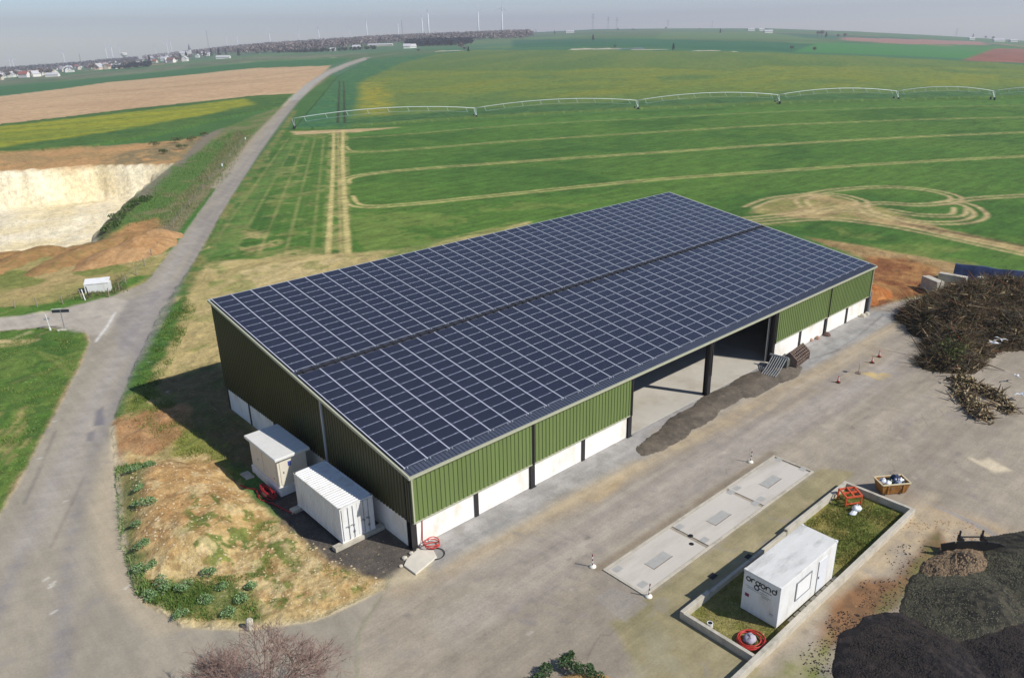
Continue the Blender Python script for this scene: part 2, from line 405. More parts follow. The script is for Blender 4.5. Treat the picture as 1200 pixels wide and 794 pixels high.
fill([(870, 262), (960, 262), (1060, 280), (1200, 305), (1200, 318), (1040, 300), (940, 282)], (146, 142, 78), 2, alpha=.5, patch=.48, ps=6, stretch=(.3, 4), rgb2=(110, 128, 58), sc=4)
stroke(curve([(700, 236), (800, 222), (900, 208), (960, 198)]), .6, (116, 136, 70), .5, alpha=.5, brk=.4)
# strip of bare soil behind the shed
fill([(945, 278), (1010, 288), (1090, 303), (1200, 322), (1400, 360), (1400, 345), (1200, 330), (1100, 322), (1060, 345), (1020, 345), (1015, 305)], (176, 146, 100), 1, wob=.8, rgb2=(146, 120, 76), sc=4)
fill([(1015, 300), (1060, 303), (1100, 315), (1085, 345), (1060, 352), (1015, 372)], (134, 84, 50), 1, wob=.6, rgb2=(170, 124, 74), sc=2)
# --- fields left of the road
fill([(-400, 168), (0, 113), (130, 96), (300, 80), (388, 76), (374, 92), (352, 110), (300, 112), (150, 128), (0, 146), (-400, 190)], (192, 158, 120), 2.5, cls=TAN, rgb2=(200, 168, 128), sc=60)
stroke([(-400, 160), (0, 119), (150, 106), (290, 95), (362, 89)], 9, (150, 122, 88), 5, alpha=.7)
stroke([(300, 91), (345, 84), (385, 78)], 5, (140, 112, 80), 3, alpha=.6)
fill([(-400, 135), (0, 101), (150, 88), (300, 73), (400, 68), (412, 69), (385, 77), (300, 80), (130, 96), (0, 112), (-400, 160)], (64, 112, 66), 3)
fill([(-400, 120), (0, 92), (150, 82), (300, 67), (430, 62), (430, 65), (300, 71), (150, 87), (0, 100), (-400, 134)], (120, 126, 96), 3, wob=6, ws=40, rgb2=(90, 110, 76), sc=40)
for i in range(26):
    u = random.uniform(150, 430); v = np.interp(u, [0, 150, 300, 430], [95, 84, 69, 63])+random.uniform(-1, 4)
    stroke([(u, v), (u+random.uniform(6, 22), v-random.uniform(.6, 2))], 6, (196, 184, 156), 3, alpha=.75, brk=.4, bs=10)
fill([(-400, 192), (0, 147), (150, 129), (300, 113), (352, 110), (335, 126), (295, 132), (250, 142), (180, 160), (0, 190), (-400, 240)], (82, 112, 48), 2, cls=RAPE, rgb2=(70, 104, 48), sc=14)
fill([(-400, 200), (0, 150), (150, 133), (285, 117), (300, 124), (240, 136), (150, 153), (0, 175), (-400, 225)], (150, 150, 42), 3, wob=3, ws=12, rgb2=(122, 134, 46), sc=10, stretch=(-.1, 6), seed=4)
# verges and bank beside the road
fill([(352, 108), (395, 80), (380, 96), (345, 118), (318, 145), (268, 207), (215, 275), (165, 340), (60, 372), (-300, 390), (-300, 360), (40, 352), (120, 335), (150, 300), (118, 284), (125, 262), (205, 192), (240, 160), (300, 135), (335, 124)], (92, 118, 56), 1.2, wob=1, cls=GROUND, rgb2=(128, 124, 84), sc=5, seed=6)
fill([(205, 190), (235, 160), (262, 150), (215, 195), (170, 235), (155, 232)], (132, 122, 104), 1.2, wob=1)
fill([(128, 262), (205, 195), (270, 155), (290, 160), (215, 225), (175, 262), (150, 275)], (82, 120, 52), 1.5, wob=2, ws=6, alpha=.8, patch=.4, ps=6)
fill([(150, 300), (200, 260), (245, 205), (285, 165), (300, 160), (255, 215), (200, 288), (185, 305), (150, 335)], (140, 126, 98), 1, wob=1, alpha=.75, patch=.35, ps=4)
stroke([(337, 124), (264, 212), (206, 287), (175, 318)], 2.6, (70, 116, 44), .6, wob=.3)
# left paddock by the quarry
fill([(-400, 330), (-60, 303), (60, 297), (130, 285), (195, 290), (200, 300), (165, 338), (120, 345), (60, 360), (-400, 400)], (178, 156, 104), 1, wob=.8, rgb2=(150, 146, 84), sc=6, stretch=(.9, 4), seed=7)
fill([(-400, 345), (-60, 310), (60, 304), (130, 295), (180, 292), (150, 318), (60, 335), (-60, 345), (-400, 380)], (112, 126, 56), 2, wob=2, alpha=.8, patch=.46, ps=5)
fill([(-400, 386), (0, 361), (60, 354), (120, 341), (165, 322), (178, 322), (135, 344), (60, 366), (0, 372), (-400, 396)], (84, 122, 44), .7, wob=.8)
# quarry
fill([(-300, 208), (0, 180), (110, 172), (205, 165), (235, 160), (203, 194), (110, 195), (0, 202), (-300, 230)], (190, 148, 98), 1.5, wob=1.5, rgb2=(168, 138, 92), sc=8, cls=QUARRY)
fill([(120, 188), (160, 176), (205, 168), (235, 162), (205, 186), (150, 194)], (124, 116, 84), 2, wob=2, alpha=.75, patch=.4)
fill(PIT, (242, 230, 198), .5, world=True, cls=QUARRY, rgb2=(232, 214, 172), sc=7, seed=3)
k = _box(PIT, 1); kk = k[(GZ[k] < -PITD*.82)]
blend(kk, np.full(len(kk), .55), (232, 214, 168), QUARRY, (244, 232, 204), 9)
fill([(-300, 300), (0, 286), (60, 292), (118, 283), (150, 262), (185, 255), (192, 280), (130, 296), (60, 301), (-300, 330)], (184, 140, 90), 1, wob=1, rgb2=(160, 124, 78), sc=3, cls=QUARRY)
stroke([(118, 284), (126, 262), (160, 232)], 2.4, (96, 100, 60), 1, wob=1)
# --- lawn inside the junction
lawn = [(-900, 470), (-300, 405), (0, 389), (55, 384), (85, 384), (100, 390), (104, 402), (97, 418), (66, 478), (30, 545), (-12, 620), (-300, 1100), (-900, 1100)]
fill([(-900, 470), (-300, 405), (0, 386), (60, 381), (95, 381), (112, 392), (112, 405), (70, 492), (30, 560), (0, 620), (-280, 1100), (-900, 1100)], (176, 150, 108), .4)
fill(lawn, (84, 116, 46), .4, wob=.35, ws=2, rgb2=(104, 128, 56), sc=4, seed=2)
fill(lawn, (62, 100, 38), .6, alpha=.5, patch=.52, ps=2)
stroke([(-100, 410), (0, 401), (40, 399)], 1.1, (200, 178, 128), .3, wob=.3, brk=.25)
stroke([(-100, 415), (0, 406), (30, 403)], .8, (186, 168, 116), .3, alpha=.6, brk=.35)
for r in range(3): stroke(curve([(40+r*8, 412+r*4), (70+r*4, 420+r*8), (92-r*3, 432+r*12)]), .35, (128, 140, 70), .2, alpha=.7, brk=.3)
for i in range(14):
    p = (random.uniform(-10, 30), random.uniform(480, 560)); stroke([p, (p[0]+8, p[1]-10)], .4, (178, 162, 104), .3, alpha=.7, brk=.35, seed=i)
for i in range(60):
    x, y = random.uniform(-14, 22), random.uniform(32, 100); th_ = .35+random.uniform(-.15, .15); L = random.uniform(2, 9)
    LATE.append(([(x, y), (x+L*math.cos(th_), y+L*math.sin(th_))], random.uniform(.2, .6), random.choice([(222, 204, 156), (160, 142, 92), (210, 186, 130), (130, 134, 72)]), i))
# --- stubble and verge between road and shed
fill([(104, 560), (150, 470), (190, 372), (232, 308), (300, 303), (380, 298), (440, 294), (480, 292), (620, 260), (620, 420), (300, 520), (230, 560)], (196, 174, 120), 1, wob=.6, rgb2=(176, 158, 104), sc=2.5, stretch=(.25, 5), seed=4)
fill([(215, 345), (300, 312), (380, 303), (430, 300), (400, 318), (300, 335), (230, 360)], (208, 186, 134), .7, alpha=.7, rgb2=(186, 168, 112), sc=1.5, stretch=(.25, 6))
fill([(190, 400), (215, 345), (300, 312), (440, 297), (600, 262), (620, 300), (400, 330), (260, 420), (180, 445)], (136, 140, 74), .8, alpha=.7, patch=.5, ps=4, rgb2=(164, 156, 96), sc=1.2, stretch=(.3, 4), seed=33)
fill([(440, 296), (620, 262), (760, 240), (760, 250), (620, 285), (440, 318)], (92, 122, 52), 1, alpha=.6, patch=.42, ps=5, stretch=(.3, 4), rgb2=(150, 148, 88), sc=2)
fill([(232, 310), (260, 300), (262, 330), (232, 345)], (126, 138, 70), 1, wob=1, alpha=.7, patch=.42)
fill([(240, 300), (345, 158), (352, 160), (300, 240), (275, 300)], (88, 122, 54), 1, alpha=.8, wob=.5, rgb2=(110, 128, 64), sc=2)
stroke([(345, 130), (330, 155), (272, 235), (236, 300), (212, 345)], 2.2, (84, 116, 52), .6, wob=.5, rgb2=(132, 128, 74), sc=3)
fill([(196, 362), (218, 345), (205, 395), (185, 430), (172, 450), (150, 470), (140, 492), (136, 480), (150, 440)], (84, 120, 48), .5, wob=.8, ws=2, rgb2=(64, 100, 42), sc=1)
fill([(145, 470), (178, 448), (240, 505), (300, 560), (230, 560), (205, 520), (150, 500)], (132, 138, 66), .6, wob=.8, patch=.38, ps=2, rgb2=(96, 116, 48), sc=1)
fill([(180, 448), (256, 424), (300, 500), (320, 560), (250, 540)], (110, 108, 62), .8, rgb2=(128, 112, 76), sc=2, wob=.5)
fill([(132, 495), (165, 482), (215, 474), (228, 500), (200, 522), (160, 548), (136, 540)], (184, 144, 100), .5, wob=.6, rgb2=(168, 126, 84), sc=1.2)
fill([(215, 500), (262, 520), (290, 590), (250, 560), (200, 535)], (140, 142, 68), .5, wob=.5, alpha=.8, patch=.4)
# earth bank corner
fill([(132, 545), (150, 530), (190, 540), (240, 530), (300, 590), (345, 620), (400, 650), (452, 678), (446, 690), (370, 727), (290, 738), (212, 733), (162, 702), (143, 640), (136, 590)], (196, 164, 110), .35, wob=.35, ws=1.5, rgb2=(206, 180, 126), sc=1.6, seed=8)
fill([(165, 560), (240, 540), (290, 590), (250, 620), (200, 660), (170, 640)], (188, 144, 92), 1, wob=1, alpha=.75, rgb2=(200, 158, 104), sc=1)
fill([(230, 590), (330, 610), (400, 660), (430, 690), (330, 715), (240, 690), (210, 640)], (118, 130, 60), .4, alpha=.85, patch=.5, ps=.8, rgb2=(84, 112, 44), sc=.8)
fill([(150, 540), (240, 530), (300, 590), (400, 650), (440, 690), (300, 730), (160, 690)], (222, 198, 148), .3, alpha=.6, patch=.56, ps=.9, seed=61)
fill([(150, 540), (240, 530), (300, 590), (400, 650), (440, 690), (300, 730), (160, 690)], (158, 122, 78), .3, alpha=.55, patch=.58, ps=.7, seed=71)
fill([(140, 560), (165, 545), (172, 580), (160, 640), (175, 680), (300, 690), (305, 732), (215, 728), (160, 698), (144, 640)], (92, 114, 54), .5, wob=.7, ws=1.2, alpha=.8, rgb2=(124, 130, 68), sc=.8)
for x0, x1 in ((375, 432), (392, 450)): stroke([(x0-40, 640), (x0, 700)], .5, (214, 190, 140), .3, alpha=.6, brk=.3)
stroke([(163, 702), (212, 734), (290, 739), (370, 728), (446, 692)], .8, (206, 186, 140), .3, wob=.2)
for a_, w2, c2, i in LATE: stroke(a_, w2, c2, .3, world=True, alpha=.6, brk=.3, bs=2, seed=i)
# ---------------- road
asph = dict(cls=ROAD, rgb2=(156, 147, 131), sc=2.5, stretch=(.9, 6), seed=11)
mainroad = [(428, 67), (405, 74), (384, 82), (362, 96), (345, 112), (310, 150), (262, 208), (215, 275), (172, 330), (135, 346), (60, 365), (0, 373), (-300, 392), (-900, 440), (-900, 455), (-300, 405), (0, 388), (60, 383), (85, 383), (100, 388), (105, 400), (98, 420), (66, 482), (30, 550), (-12, 625), (-300, 1130), (400, 1300), (420, 740), (452, 690), (370, 727), (292, 739), (212, 734), (163, 703), (143, 640), (135, 560), (130, 500), (150, 445), (188, 365), (232, 300), (270, 232), (305, 178), (345, 122), (366, 102), (386, 88), (408, 78), (430, 70)]
stroke([(428, 68), (384, 85), (345, 117), (310, 155), (262, 218)], 5.6, (170, 156, 132), .8)
fill(mainroad, (166, 156, 138), .22, wob=.12, ws=1, **asph)
stroke([(433, 67), (406, 76), (385, 85), (363, 99), (345, 117)], 6, (176, 170, 158), .8, cls=ROAD)
stroke([(600, 58.5), (520, 60), (470, 62), (433, 67.5)], 6, (170, 164, 148), 2, cls=ROAD, alpha=.7)
# worn darker tracks / patches along the road
for (a, o) in ((0, 0), (1, 1)):
    stroke(curve([(352+a*3, 112), (290+a*7, 188), (228+a*11, 275), (172+a*22, 365), (128+a*22, 440), (72+a*32, 545), (20+a*60, 660), (-40+a*110, 800)]), .8, (138, 132, 134), .7, alpha=.5, brk=.32, bs=9, seed=a+3)
stroke(curve([(232, 268), (190, 330), (160, 385), (120, 455), (80, 540), (30, 640)]), 2.2, (180, 170, 158), 1.2, alpha=.5)
fill([(140, 355), (205, 330), (190, 372), (165, 420), (130, 410)], (140, 134, 134), 1, alpha=.55, wob=1, rgb2=(156, 148, 142), sc=1)
fill([(112, 482), (122, 475), (121, 497), (110, 499)], (112, 110, 116), .25, wob=.2, alpha=.8); fill([(103, 507), (112, 503), (110, 516), (101, 517)], (122, 118, 122), .2, alpha=.7)
stroke([(65, 505), (42, 560), (28, 590)], .2, (112, 106, 104), .2, alpha=.6, brk=.3); stroke([(98, 560), (84, 590), (60, 640)], .15, (120, 110, 102), .2, alpha=.5, brk=.3)
fill([(-300, 393), (0, 373), (60, 365), (130, 348), (150, 352), (125, 392), (105, 392), (60, 383), (0, 388), (-300, 406)], (192, 182, 166), .5, alpha=.85, rgb2=(180, 170, 156), sc=2)
fill([(128, 520), (150, 545), (140, 560), (147, 640), (166, 706), (215, 738), (180, 745), (120, 690), (105, 600)], (188, 172, 146), .6, alpha=.75)
stroke([(132, 500), (134, 535), (140, 600), (146, 645)], .4, (204, 188, 156), .2, wob=.15)
stroke([(135, 366), (125, 383), (112, 400)], .28, (222, 218, 208), .12, brk=.3, bs=.6)     # worn stop line
for i in range(14):
    p = at(random.uniform(30, 200), random.uniform(350, 720)); stroke([(p.x, p.y), (p.x+.3, p.y+.1)], .12, (225, 220, 210), .08, world=True, alpha=.8)
# ---------------- yard
yard = [(452, 688), (478, 650), (476, 640), (700, 520), (900, 415), (1010, 364), (1060, 352), (1090, 345), (1500, 450), (2600, 1300), (400, 1400), (418, 742)]
fill(yard, (167, 155, 137), .3, cls=YARD, rgb2=(152, 141, 125), sc=5, stretch=(0, 5), seed=21)
fill([(487, 641), (520, 690), (640, 660), (760, 600), (900, 520), (1000, 470), (1060, 430), (1060, 352), (1013, 370)], (172, 160, 146), 1, alpha=.6, rgb2=(156, 146, 136), sc=2, stretch=(0, 7))
fill([(-.3, .8), (63.4, .8), (66, -3.6), (30, -3.4), (0, -2.8), (-2, -1)], (164, 160, 156), .35, wob=.3, world=True, rgb2=(150, 147, 143), sc=.8, seed=22)
stroke([(-3, -2.6), (0, -3.1), (12, -3.4), (30, -4), (44, -4.6), (66, -4.2)], 1.1, (182, 164, 136), .8, world=True, alpha=.8, brk=.25, bs=3)
fill([(23, -1.6), (35, -2.6), (45, -4.5), (54, -4.6), (54, -7), (44, -7.2), (30, -5.6), (22, -4)], (182, 164, 134), 1, world=True, alpha=.65, wob=1, rgb2=(168, 152, 128), sc=1.2)
stroke([(46, -2.4), (50, -3.2), (56, -2.8), (64, -1.8)], .18, (98, 94, 92), .15, world=True, alpha=.8, brk=.3, wob=.2)
for i in range(46):    # tyre sweeps
    x0 = random.uniform(2, 50); y0 = random.uniform(-9.4, -4.5); L = random.uniform(4, 14); b = random.uniform(-.12, .12)
    stroke([(x0, y0), (x0+L/2, y0+b*L/3), (x0+L, y0+b*L)], random.uniform(.15, .5), random.choice([(150, 142, 138), (184, 172, 156), (146, 138, 132)]), .3, world=True, alpha=.3, brk=.35, bs=3, seed=i)
for i in range(34):
    c = np.array([42., -26.]); R = random.uniform(9, 22); t0 = random.uniform(.6, 2.4); ts = np.linspace(t0, t0+random.uniform(.3, .8), 7)
    stroke(np.stack([c[0]+R*np.cos(ts), c[1]+R*np.sin(ts)*.9], 1), random.uniform(.2, .6), random.choice([(150, 140, 134), (184, 170, 150), (142, 132, 126)]), .35, world=True, alpha=.24, brk=.33, bs=3, seed=i)
stroke([(-2, -7.2), (30, -7.6), (48, -9)], 2.6, (178, 168, 156), 1.6, world=True, alpha=.5)
stroke([(2, -5.6), (30, -6), (60, -6.5)], .5, (146, 136, 128), .5, world=True, alpha=.4, brk=.3, bs=4)
stroke([(0, -8.4), (26, -8.6), (40, -10)], .5, (144, 136, 130), .5, world=True, alpha=.4, brk=.3, bs=4)
for i in range(26):
    x = random.uniform(-6, 40); y = random.uniform(-24, -5); fill([(x, y), (x+random.uniform(.2, .8), y+.1), (x+random.uniform(.2, .7), y+random.uniform(.2, .6)), (x-.1, y+.4)], random.choice([(128, 120, 114), (134, 126, 122), (188, 176, 158)]), .15, world=True, alpha=.55, wob=.15, ws=.6)
for i in range(30):
    a = (random.uniform(600, 690), random.uniform(620, 735)); stroke([a, (a[0]+7, a[1]+2)], .35, (142, 134, 128), .15, alpha=.5)
for i in range(12):      # cracks and seams
    x = random.uniform(-8, 44); y = random.uniform(-26, -6); P_ = [(x, y)]
    for k in range(7): x += random.uniform(.2, 1.1); y += random.uniform(-.5, .5); P_.append((x, y))
    stroke(P_, .05, (104, 98, 92), .05, world=True, alpha=.6, brk=.25, bs=1)
fill([(1100, 540), (1150, 535), (1200, 560), (1160, 570)], (214, 200, 172), .5, alpha=0)
fill([(1140, 540), (1160, 537), (1188, 552), (1165, 555)], (216, 200, 170), .25, wob=.3, alpha=.9); stroke([(1138, 537), (1152, 545)], .3, (210, 194, 164), .2)
fill([(640, 590), (700, 560), (740, 540), (760, 548), (690, 590), (640, 610)], (190, 168, 132), 1, alpha=.3)
fill([(690, 585), (730, 560), (720, 575), (700, 590)], (196, 166, 120), .5, alpha=.5, wob=.4)
for i in range(60):
    p = at(random.uniform(560, 1180), random.uniform(520, 780)); r = random.uniform(.05, .25)
    stroke([(p.x, p.y), (p.x+r, p.y)], r, random.choice([(104, 98, 94), (196, 186, 170), (120, 112, 106)]), .1, world=True, alpha=.55)
fill([(1008, 437), (1030, 434), (1050, 440), (1030, 445)], (204, 176, 110), .25, wob=.3, alpha=.8, patch=.35, ps=1); 
fill([(1000, 600), (1075, 598), (1180, 620), (1160, 640), (1090, 640), (1020, 690), (990, 690), (1050, 620)], (196, 174, 138), .8, wob=.8, alpha=.8, rgb2=(172, 156, 134), sc=1.5, seed=3)
fill([(1060, 580), (1400, 680), (1400, 760), (1180, 640), (1075, 600)], (188, 164, 130), 1, wob=.8, alpha=.7, rgb2=(168, 150, 126), sc=1.5)
for i in range(9): stroke([(1080+i*7, 585+i*3), (1160+i*6, 620+i*4)], .2, (160, 152, 144), .2, alpha=.6, brk=.35, seed=i)
fill([(965, 700), (1010, 680), (1050, 680), (1080, 640), (1100, 620), (1110, 640), (1060, 690), (1010, 740), (960, 770)], (138, 102, 70), .5, wob=.5, rgb2=(116, 88, 62), sc=.8, seed=6)
fill([(880, 794), (960, 760), (975, 740), (950, 900), (850, 900)], (150, 142, 110), .6, wob=.6, rgb2=(120, 126, 66), sc=1.2)
fill([(1084, 640), (1100, 625), (1100, 660), (1060, 700), (1040, 720), (1025, 740), (1020, 720), (1050, 690)], (108, 114, 60), .35, wob=.5, alpha=.8, rgb2=(118, 104, 70), sc=.5)
stroke([(2.8, -20.35), (30, -20.35)], .9, (190, 174, 146), .4, world=True, alpha=.5)
# mossy concrete strip and dark road edge beside the weighbridge
fill([(4, -13.15), (27.8, -13.15), (29, -15.2), (7.2, -15.2), (7.2, -20.6), (2.6, -22), (1, -19)], (160, 148, 114), .3, wob=.3, ws=1, world=True, rgb2=(146, 136, 102), sc=1.6, seed=13)
fill([(-1, -17), (5, -15), (7, -20.6), (2, -24), (-4, -22)], (158, 150, 124), .8, wob=.8, world=True, alpha=.8, rgb2=(150, 138, 104), sc=2)
stroke([(7, -9.5), (27, -9.5)], .6, (132, 118, 98), .25, world=True, alpha=.75, brk=.2, bs=3)
fill([(5.6, -9.9), (7.1, -9.9), (7.1, -13), (5.4, -13)], (150, 140, 126), .12, world=True); fill([(4.6, -13.6), (6.8, -13.6), (6.4, -11.2), (4.9, -11)], (156, 148, 138), .1, world=True, alpha=.7)
# enclosure floor
fill([(7.4, -15.5), (27, -15.5), (27, -20), (7.4, -20)], (104, 114, 50), .1, world=True, cls=GROUND, rgb2=(146, 134, 74), sc=1.1, seed=14)
fill([(7.4, -15.5), (17.4, -15.5), (17.8, -20), (7.4, -20)], (150, 140, 86), .5, world=True, wob=.4, rgb2=(122, 122, 62), sc=.7, seed=15)
# asphalt-dark hardstanding around the two units at the gable
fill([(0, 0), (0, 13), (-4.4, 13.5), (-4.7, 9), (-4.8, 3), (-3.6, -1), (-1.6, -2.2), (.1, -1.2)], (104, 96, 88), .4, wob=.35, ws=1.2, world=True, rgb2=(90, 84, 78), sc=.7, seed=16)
fill([(-3.9, -1.4), (-1.2, -2.9), (.3, -1.4), (-1.5, -1.2)], (204, 188, 156), .4, wob=.3, world=True, alpha=.8)
# soft relief of the earth corner
e1 = W2([(150, 560), (200, 545), (250, 560), (300, 600), (260, 660), (190, 670), (155, 640)])
k = _box(e1, 3); GZ[k] += fade(-(sdist(GX[k], GY[k], e1)-1.2)/3.2)*1.1
def near(d0, d1): return fade((d1-GD)/(d1-d0))
soil = (GK == GROUND) & (GD < 160) & (GD > 12)
clear = np.ones(len(GX))
for bx in ((-1, 64.5, -1, 29.5), (-4.5, 0, -3, 13.6), (2, 30, -22, -13)): clear[(GX > bx[0]) & (GX < bx[1]) & (GY > bx[2]) & (GY < bx[3])] = 0
GZ += np.where(soil, (fbm(GX, GY, 1.3, 77, 4)-.35)*.42, 0)*clear
qk = GK == QUARRY; GZ += np.where(qk, (fbm(GX, GY, 3, 78)-.5)*.9, 0)
rp = (GK == RAPE); GZ += np.where(rp, .35+fbm(GX, GY, 2.5, 79)*.5, 0)
GXYZ = np.stack([GX, GY, GZ], 1)
MGR = colmat('land', .95, .42, .9, 4.5, .9, .12, grit=((2.6, .62, (112, 92, 62), .5), (4.2, .64, (222, 204, 160), .5)))
MBN = MGR
MPV = colmat('road_surface', .88, .17, .8, 7., .3, .012, streaks=(.9, .07, 1, -.55), grit=((6., .66, (112, 106, 102), .45), (.5, .62, (148, 142, 138), .35), (9., .68, (214, 206, 190), .5)), spec=.3)
MYD = colmat('yard_surface', .88, .25, .7, 7., .3, .012, streaks=(.06, .8, 1, .03), grit=((5., .66, (112, 104, 98), .45), (.45, .6, (146, 138, 132), .4), (9., .68, (218, 208, 190), .5), (.8, .68, (196, 174, 138), .35)), spec=.3)
MCR = colmat('crop', .95, .42, .25, 1.1, .6, .15, streaks=(.10, .6, 1, .62), grit=((.9, .64, (150, 142, 92), .35),))
i0 = (np.arange(NR-1)[:, None]*NA+np.arange(NA)[None, :]); i1 = (np.arange(NR-1)[:, None]*NA+(np.arange(NA)+1)[None, :] % NA)
QF = np.stack([i0, i1, i1+NA, i0+NA], -1).reshape(-1, 4)
QK = GK[QF[:, 0]]
for cls, nm, mt in ((GROUND, 'ground', MGR), (ROAD, 'road', MPV), (YARD, 'yard_paving', MYD), (FIELD, 'wheat_field', MCR), (QUARRY, 'quarry_ground', MGR), (TAN, 'ploughed_field', MCR), (RAPE, 'rapeseed_field', MCR)):
    F = QF[QK == cls]; used, inv = np.unique(F, return_inverse=True)
    o = fobj(nm, GXYZ[used], inv.reshape(-1, 4)[:, ::-1], mt, cols=GC[used], smooth=True); o['kind'] = 'structure'

# ------------------------------------------------------------------ shared materials
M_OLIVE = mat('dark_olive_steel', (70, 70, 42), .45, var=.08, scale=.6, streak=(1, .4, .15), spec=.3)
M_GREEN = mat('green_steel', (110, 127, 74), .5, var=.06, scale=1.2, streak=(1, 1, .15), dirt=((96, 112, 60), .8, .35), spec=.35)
M_CONC = mat('precast_concrete', (246, 243, 236), .85, var=.03, scale=.8, streak=(1, 1, .5), dirt=((208, 192, 164), .9, .5), bump=.1)
M_FLOOR = mat('floor_concrete', (196, 190, 178), .7, var=.08, scale=.35, dirt=((168, 158, 136), .25, .6))
M_DARK = mat('dark_steel', (44, 42, 44), .5, var=.1)
M_GREY = mat('galvanised', (150, 152, 154), .45, metal=.3, var=.1)
M_TRIM = mat('trim_sheet', (178, 178, 152), .5, var=.06)
M_ROOF = mat('roof_sheet', (74, 80, 96), .45, var=.1, scale=1)
M_ALU = mat('aluminium', (205, 208, 216), .4, metal=.2, var=.04)
M_WHITE = mat('white_paint', (236, 236, 234), .5, var=.03, scale=1.5, dirt=((196, 188, 172), 1.6, .5), streak=(1, 1, .3))
M_KIOSK = mat('kiosk_render', (226, 218, 200), .7, var=.04, scale=1, dirt=((205, 196, 176), .9, .4))
M_OFFR = mat('weathered_roof', (222, 220, 214), .6, var=.08, scale=.9, dirt=((168, 166, 160), .7, .75), streak=(.5, 1.6, 1))
M_BLACK = mat('black_rubber', (28, 28, 30), .6, var=.1)
M_RED = mat('red_hose', (196, 60, 52), .5, var=.1)
M_DRED = mat('dark_red_cable', (150, 30, 36), .5, var=.1)
M_ORANGE = mat('orange_paint', (214, 92, 56), .5, var=.12, scale=5, dirt=((150, 70, 46), 5, .5))
M_YEL = mat('skip_paint', (168, 116, 54), .55, var=.1, scale=3, dirt=((120, 74, 40), 2, .85))
M_BAG = mat('plastic_bag', (228, 232, 236), .35, var=.06); M_BLUE = mat('blue_bag', (48, 62, 96), .35, var=.2)
M_CURB = mat('wall_concrete', (196, 188, 172), .9, var=.08, scale=1.4, dirt=((148, 142, 122), 1.2, .6), bump=.2)
M_DECK = mat('weigh_deck', (204, 196, 184), .8, var=.06, scale=.6, dirt=((170, 160, 146), .5, .6), streak=(.25, 1, 1))
M_PLATE = mat('steel_plate', (190, 187, 178), .5, metal=.2, var=.08)
M_WOOD = mat('weathered_wood', (150, 138, 120), .9, var=.2, scale=6)
M_RUST = mat('rusty_steel', (124, 104, 92), .8, var=.25, scale=4, dirt=((150, 138, 126), 3, .7))
M_STONE = mat('stone', (196, 188, 170), .9, var=.15, scale=4, bump=.4, bscale=8)
M_LEAF = colmat('leaves', .7, .12, 2, 9, 0, spec=.2)
M_HEAP = colmat('loose_heap', .95, .35, 1.1, 9., 1.0, .12, spec=.15)
M_STICK = colmat('sticks', .85, .15, 3, 20, 0, spec=.2)

# ------------------------------------------------------------------ the shed
L_, W_ = 63.2, 28.2
CXS = [0, 10.4, 21.2, 32.1, 42.9, 53.5, 63.1]
def roofz(y): return 5.52+.1563*(y+.3)          # top of the roof sheet
shed = empty('farm_shed', (0, 0, 0), 0, 'long green steel shed with white concrete base and a roof covered in solar panels', 'shed')
def corr(axis, a0, a1, fixed, z0, ztop, pitch=.36, dep=.05, sign=-1):
    """trapezoidal sheet standing upright; axis 0 runs along X, 1 along Y"""
    m_ = MB(); xs = []; n = int((a1-a0)/pitch)+1; pt = (a1-a0)/n
    for i in range(n):
        b = a0+i*pt; xs += [(b, 0), (b+pt*.42, 0), (b+pt*.5, dep), (b+pt*.92, dep)]
    xs.append((a1, 0)); vs = []; fs = []
    for a, d in xs:
        q = fixed+sign*d; zt = ztop(a) if callable(ztop) else ztop
        for z in (z0, zt): vs.append((a, q, z) if axis == 0 else (q, a, z))
    for i in range(len(xs)-1): fs.append((2*i, 2*i+2, 2*i+3, 2*i+1))
    m_.add(vs, fs); return m_
MB().box(.1, 63.1, .05, 28.1, -.2, .035).obj('floor_slab', M_FLOOR, shed)
for k in (0, 1, 4, 5):
    corr(0, CXS[k]+(.05 if k else -.1), CXS[k+1]-(.12 if k < 5 else -.05), -.2, 2.0, 5.28).obj('cladding_panel', M_GREEN, shed)
    MB().box(CXS[k]+(.05 if k else -.1), CXS[k+1]-.12, -.26, -.16, 1.94, 2.03).obj('drip_flashing', M_TRIM, shed)
    mid = (CXS[k]+CXS[k+1])/2
    for a, b in ((CXS[k]+.22, mid-.16), (mid+.16, CXS[k+1]-.22)):
        MB().box(a, b, -.02, .14, 0, 2.15).obj('concrete_wall_panel', M_CONC, shed)
    MB().box(mid-.16, mid+.16, -.12, .2, 0, 2.3).obj('intermediate_post', M_DARK, shed)
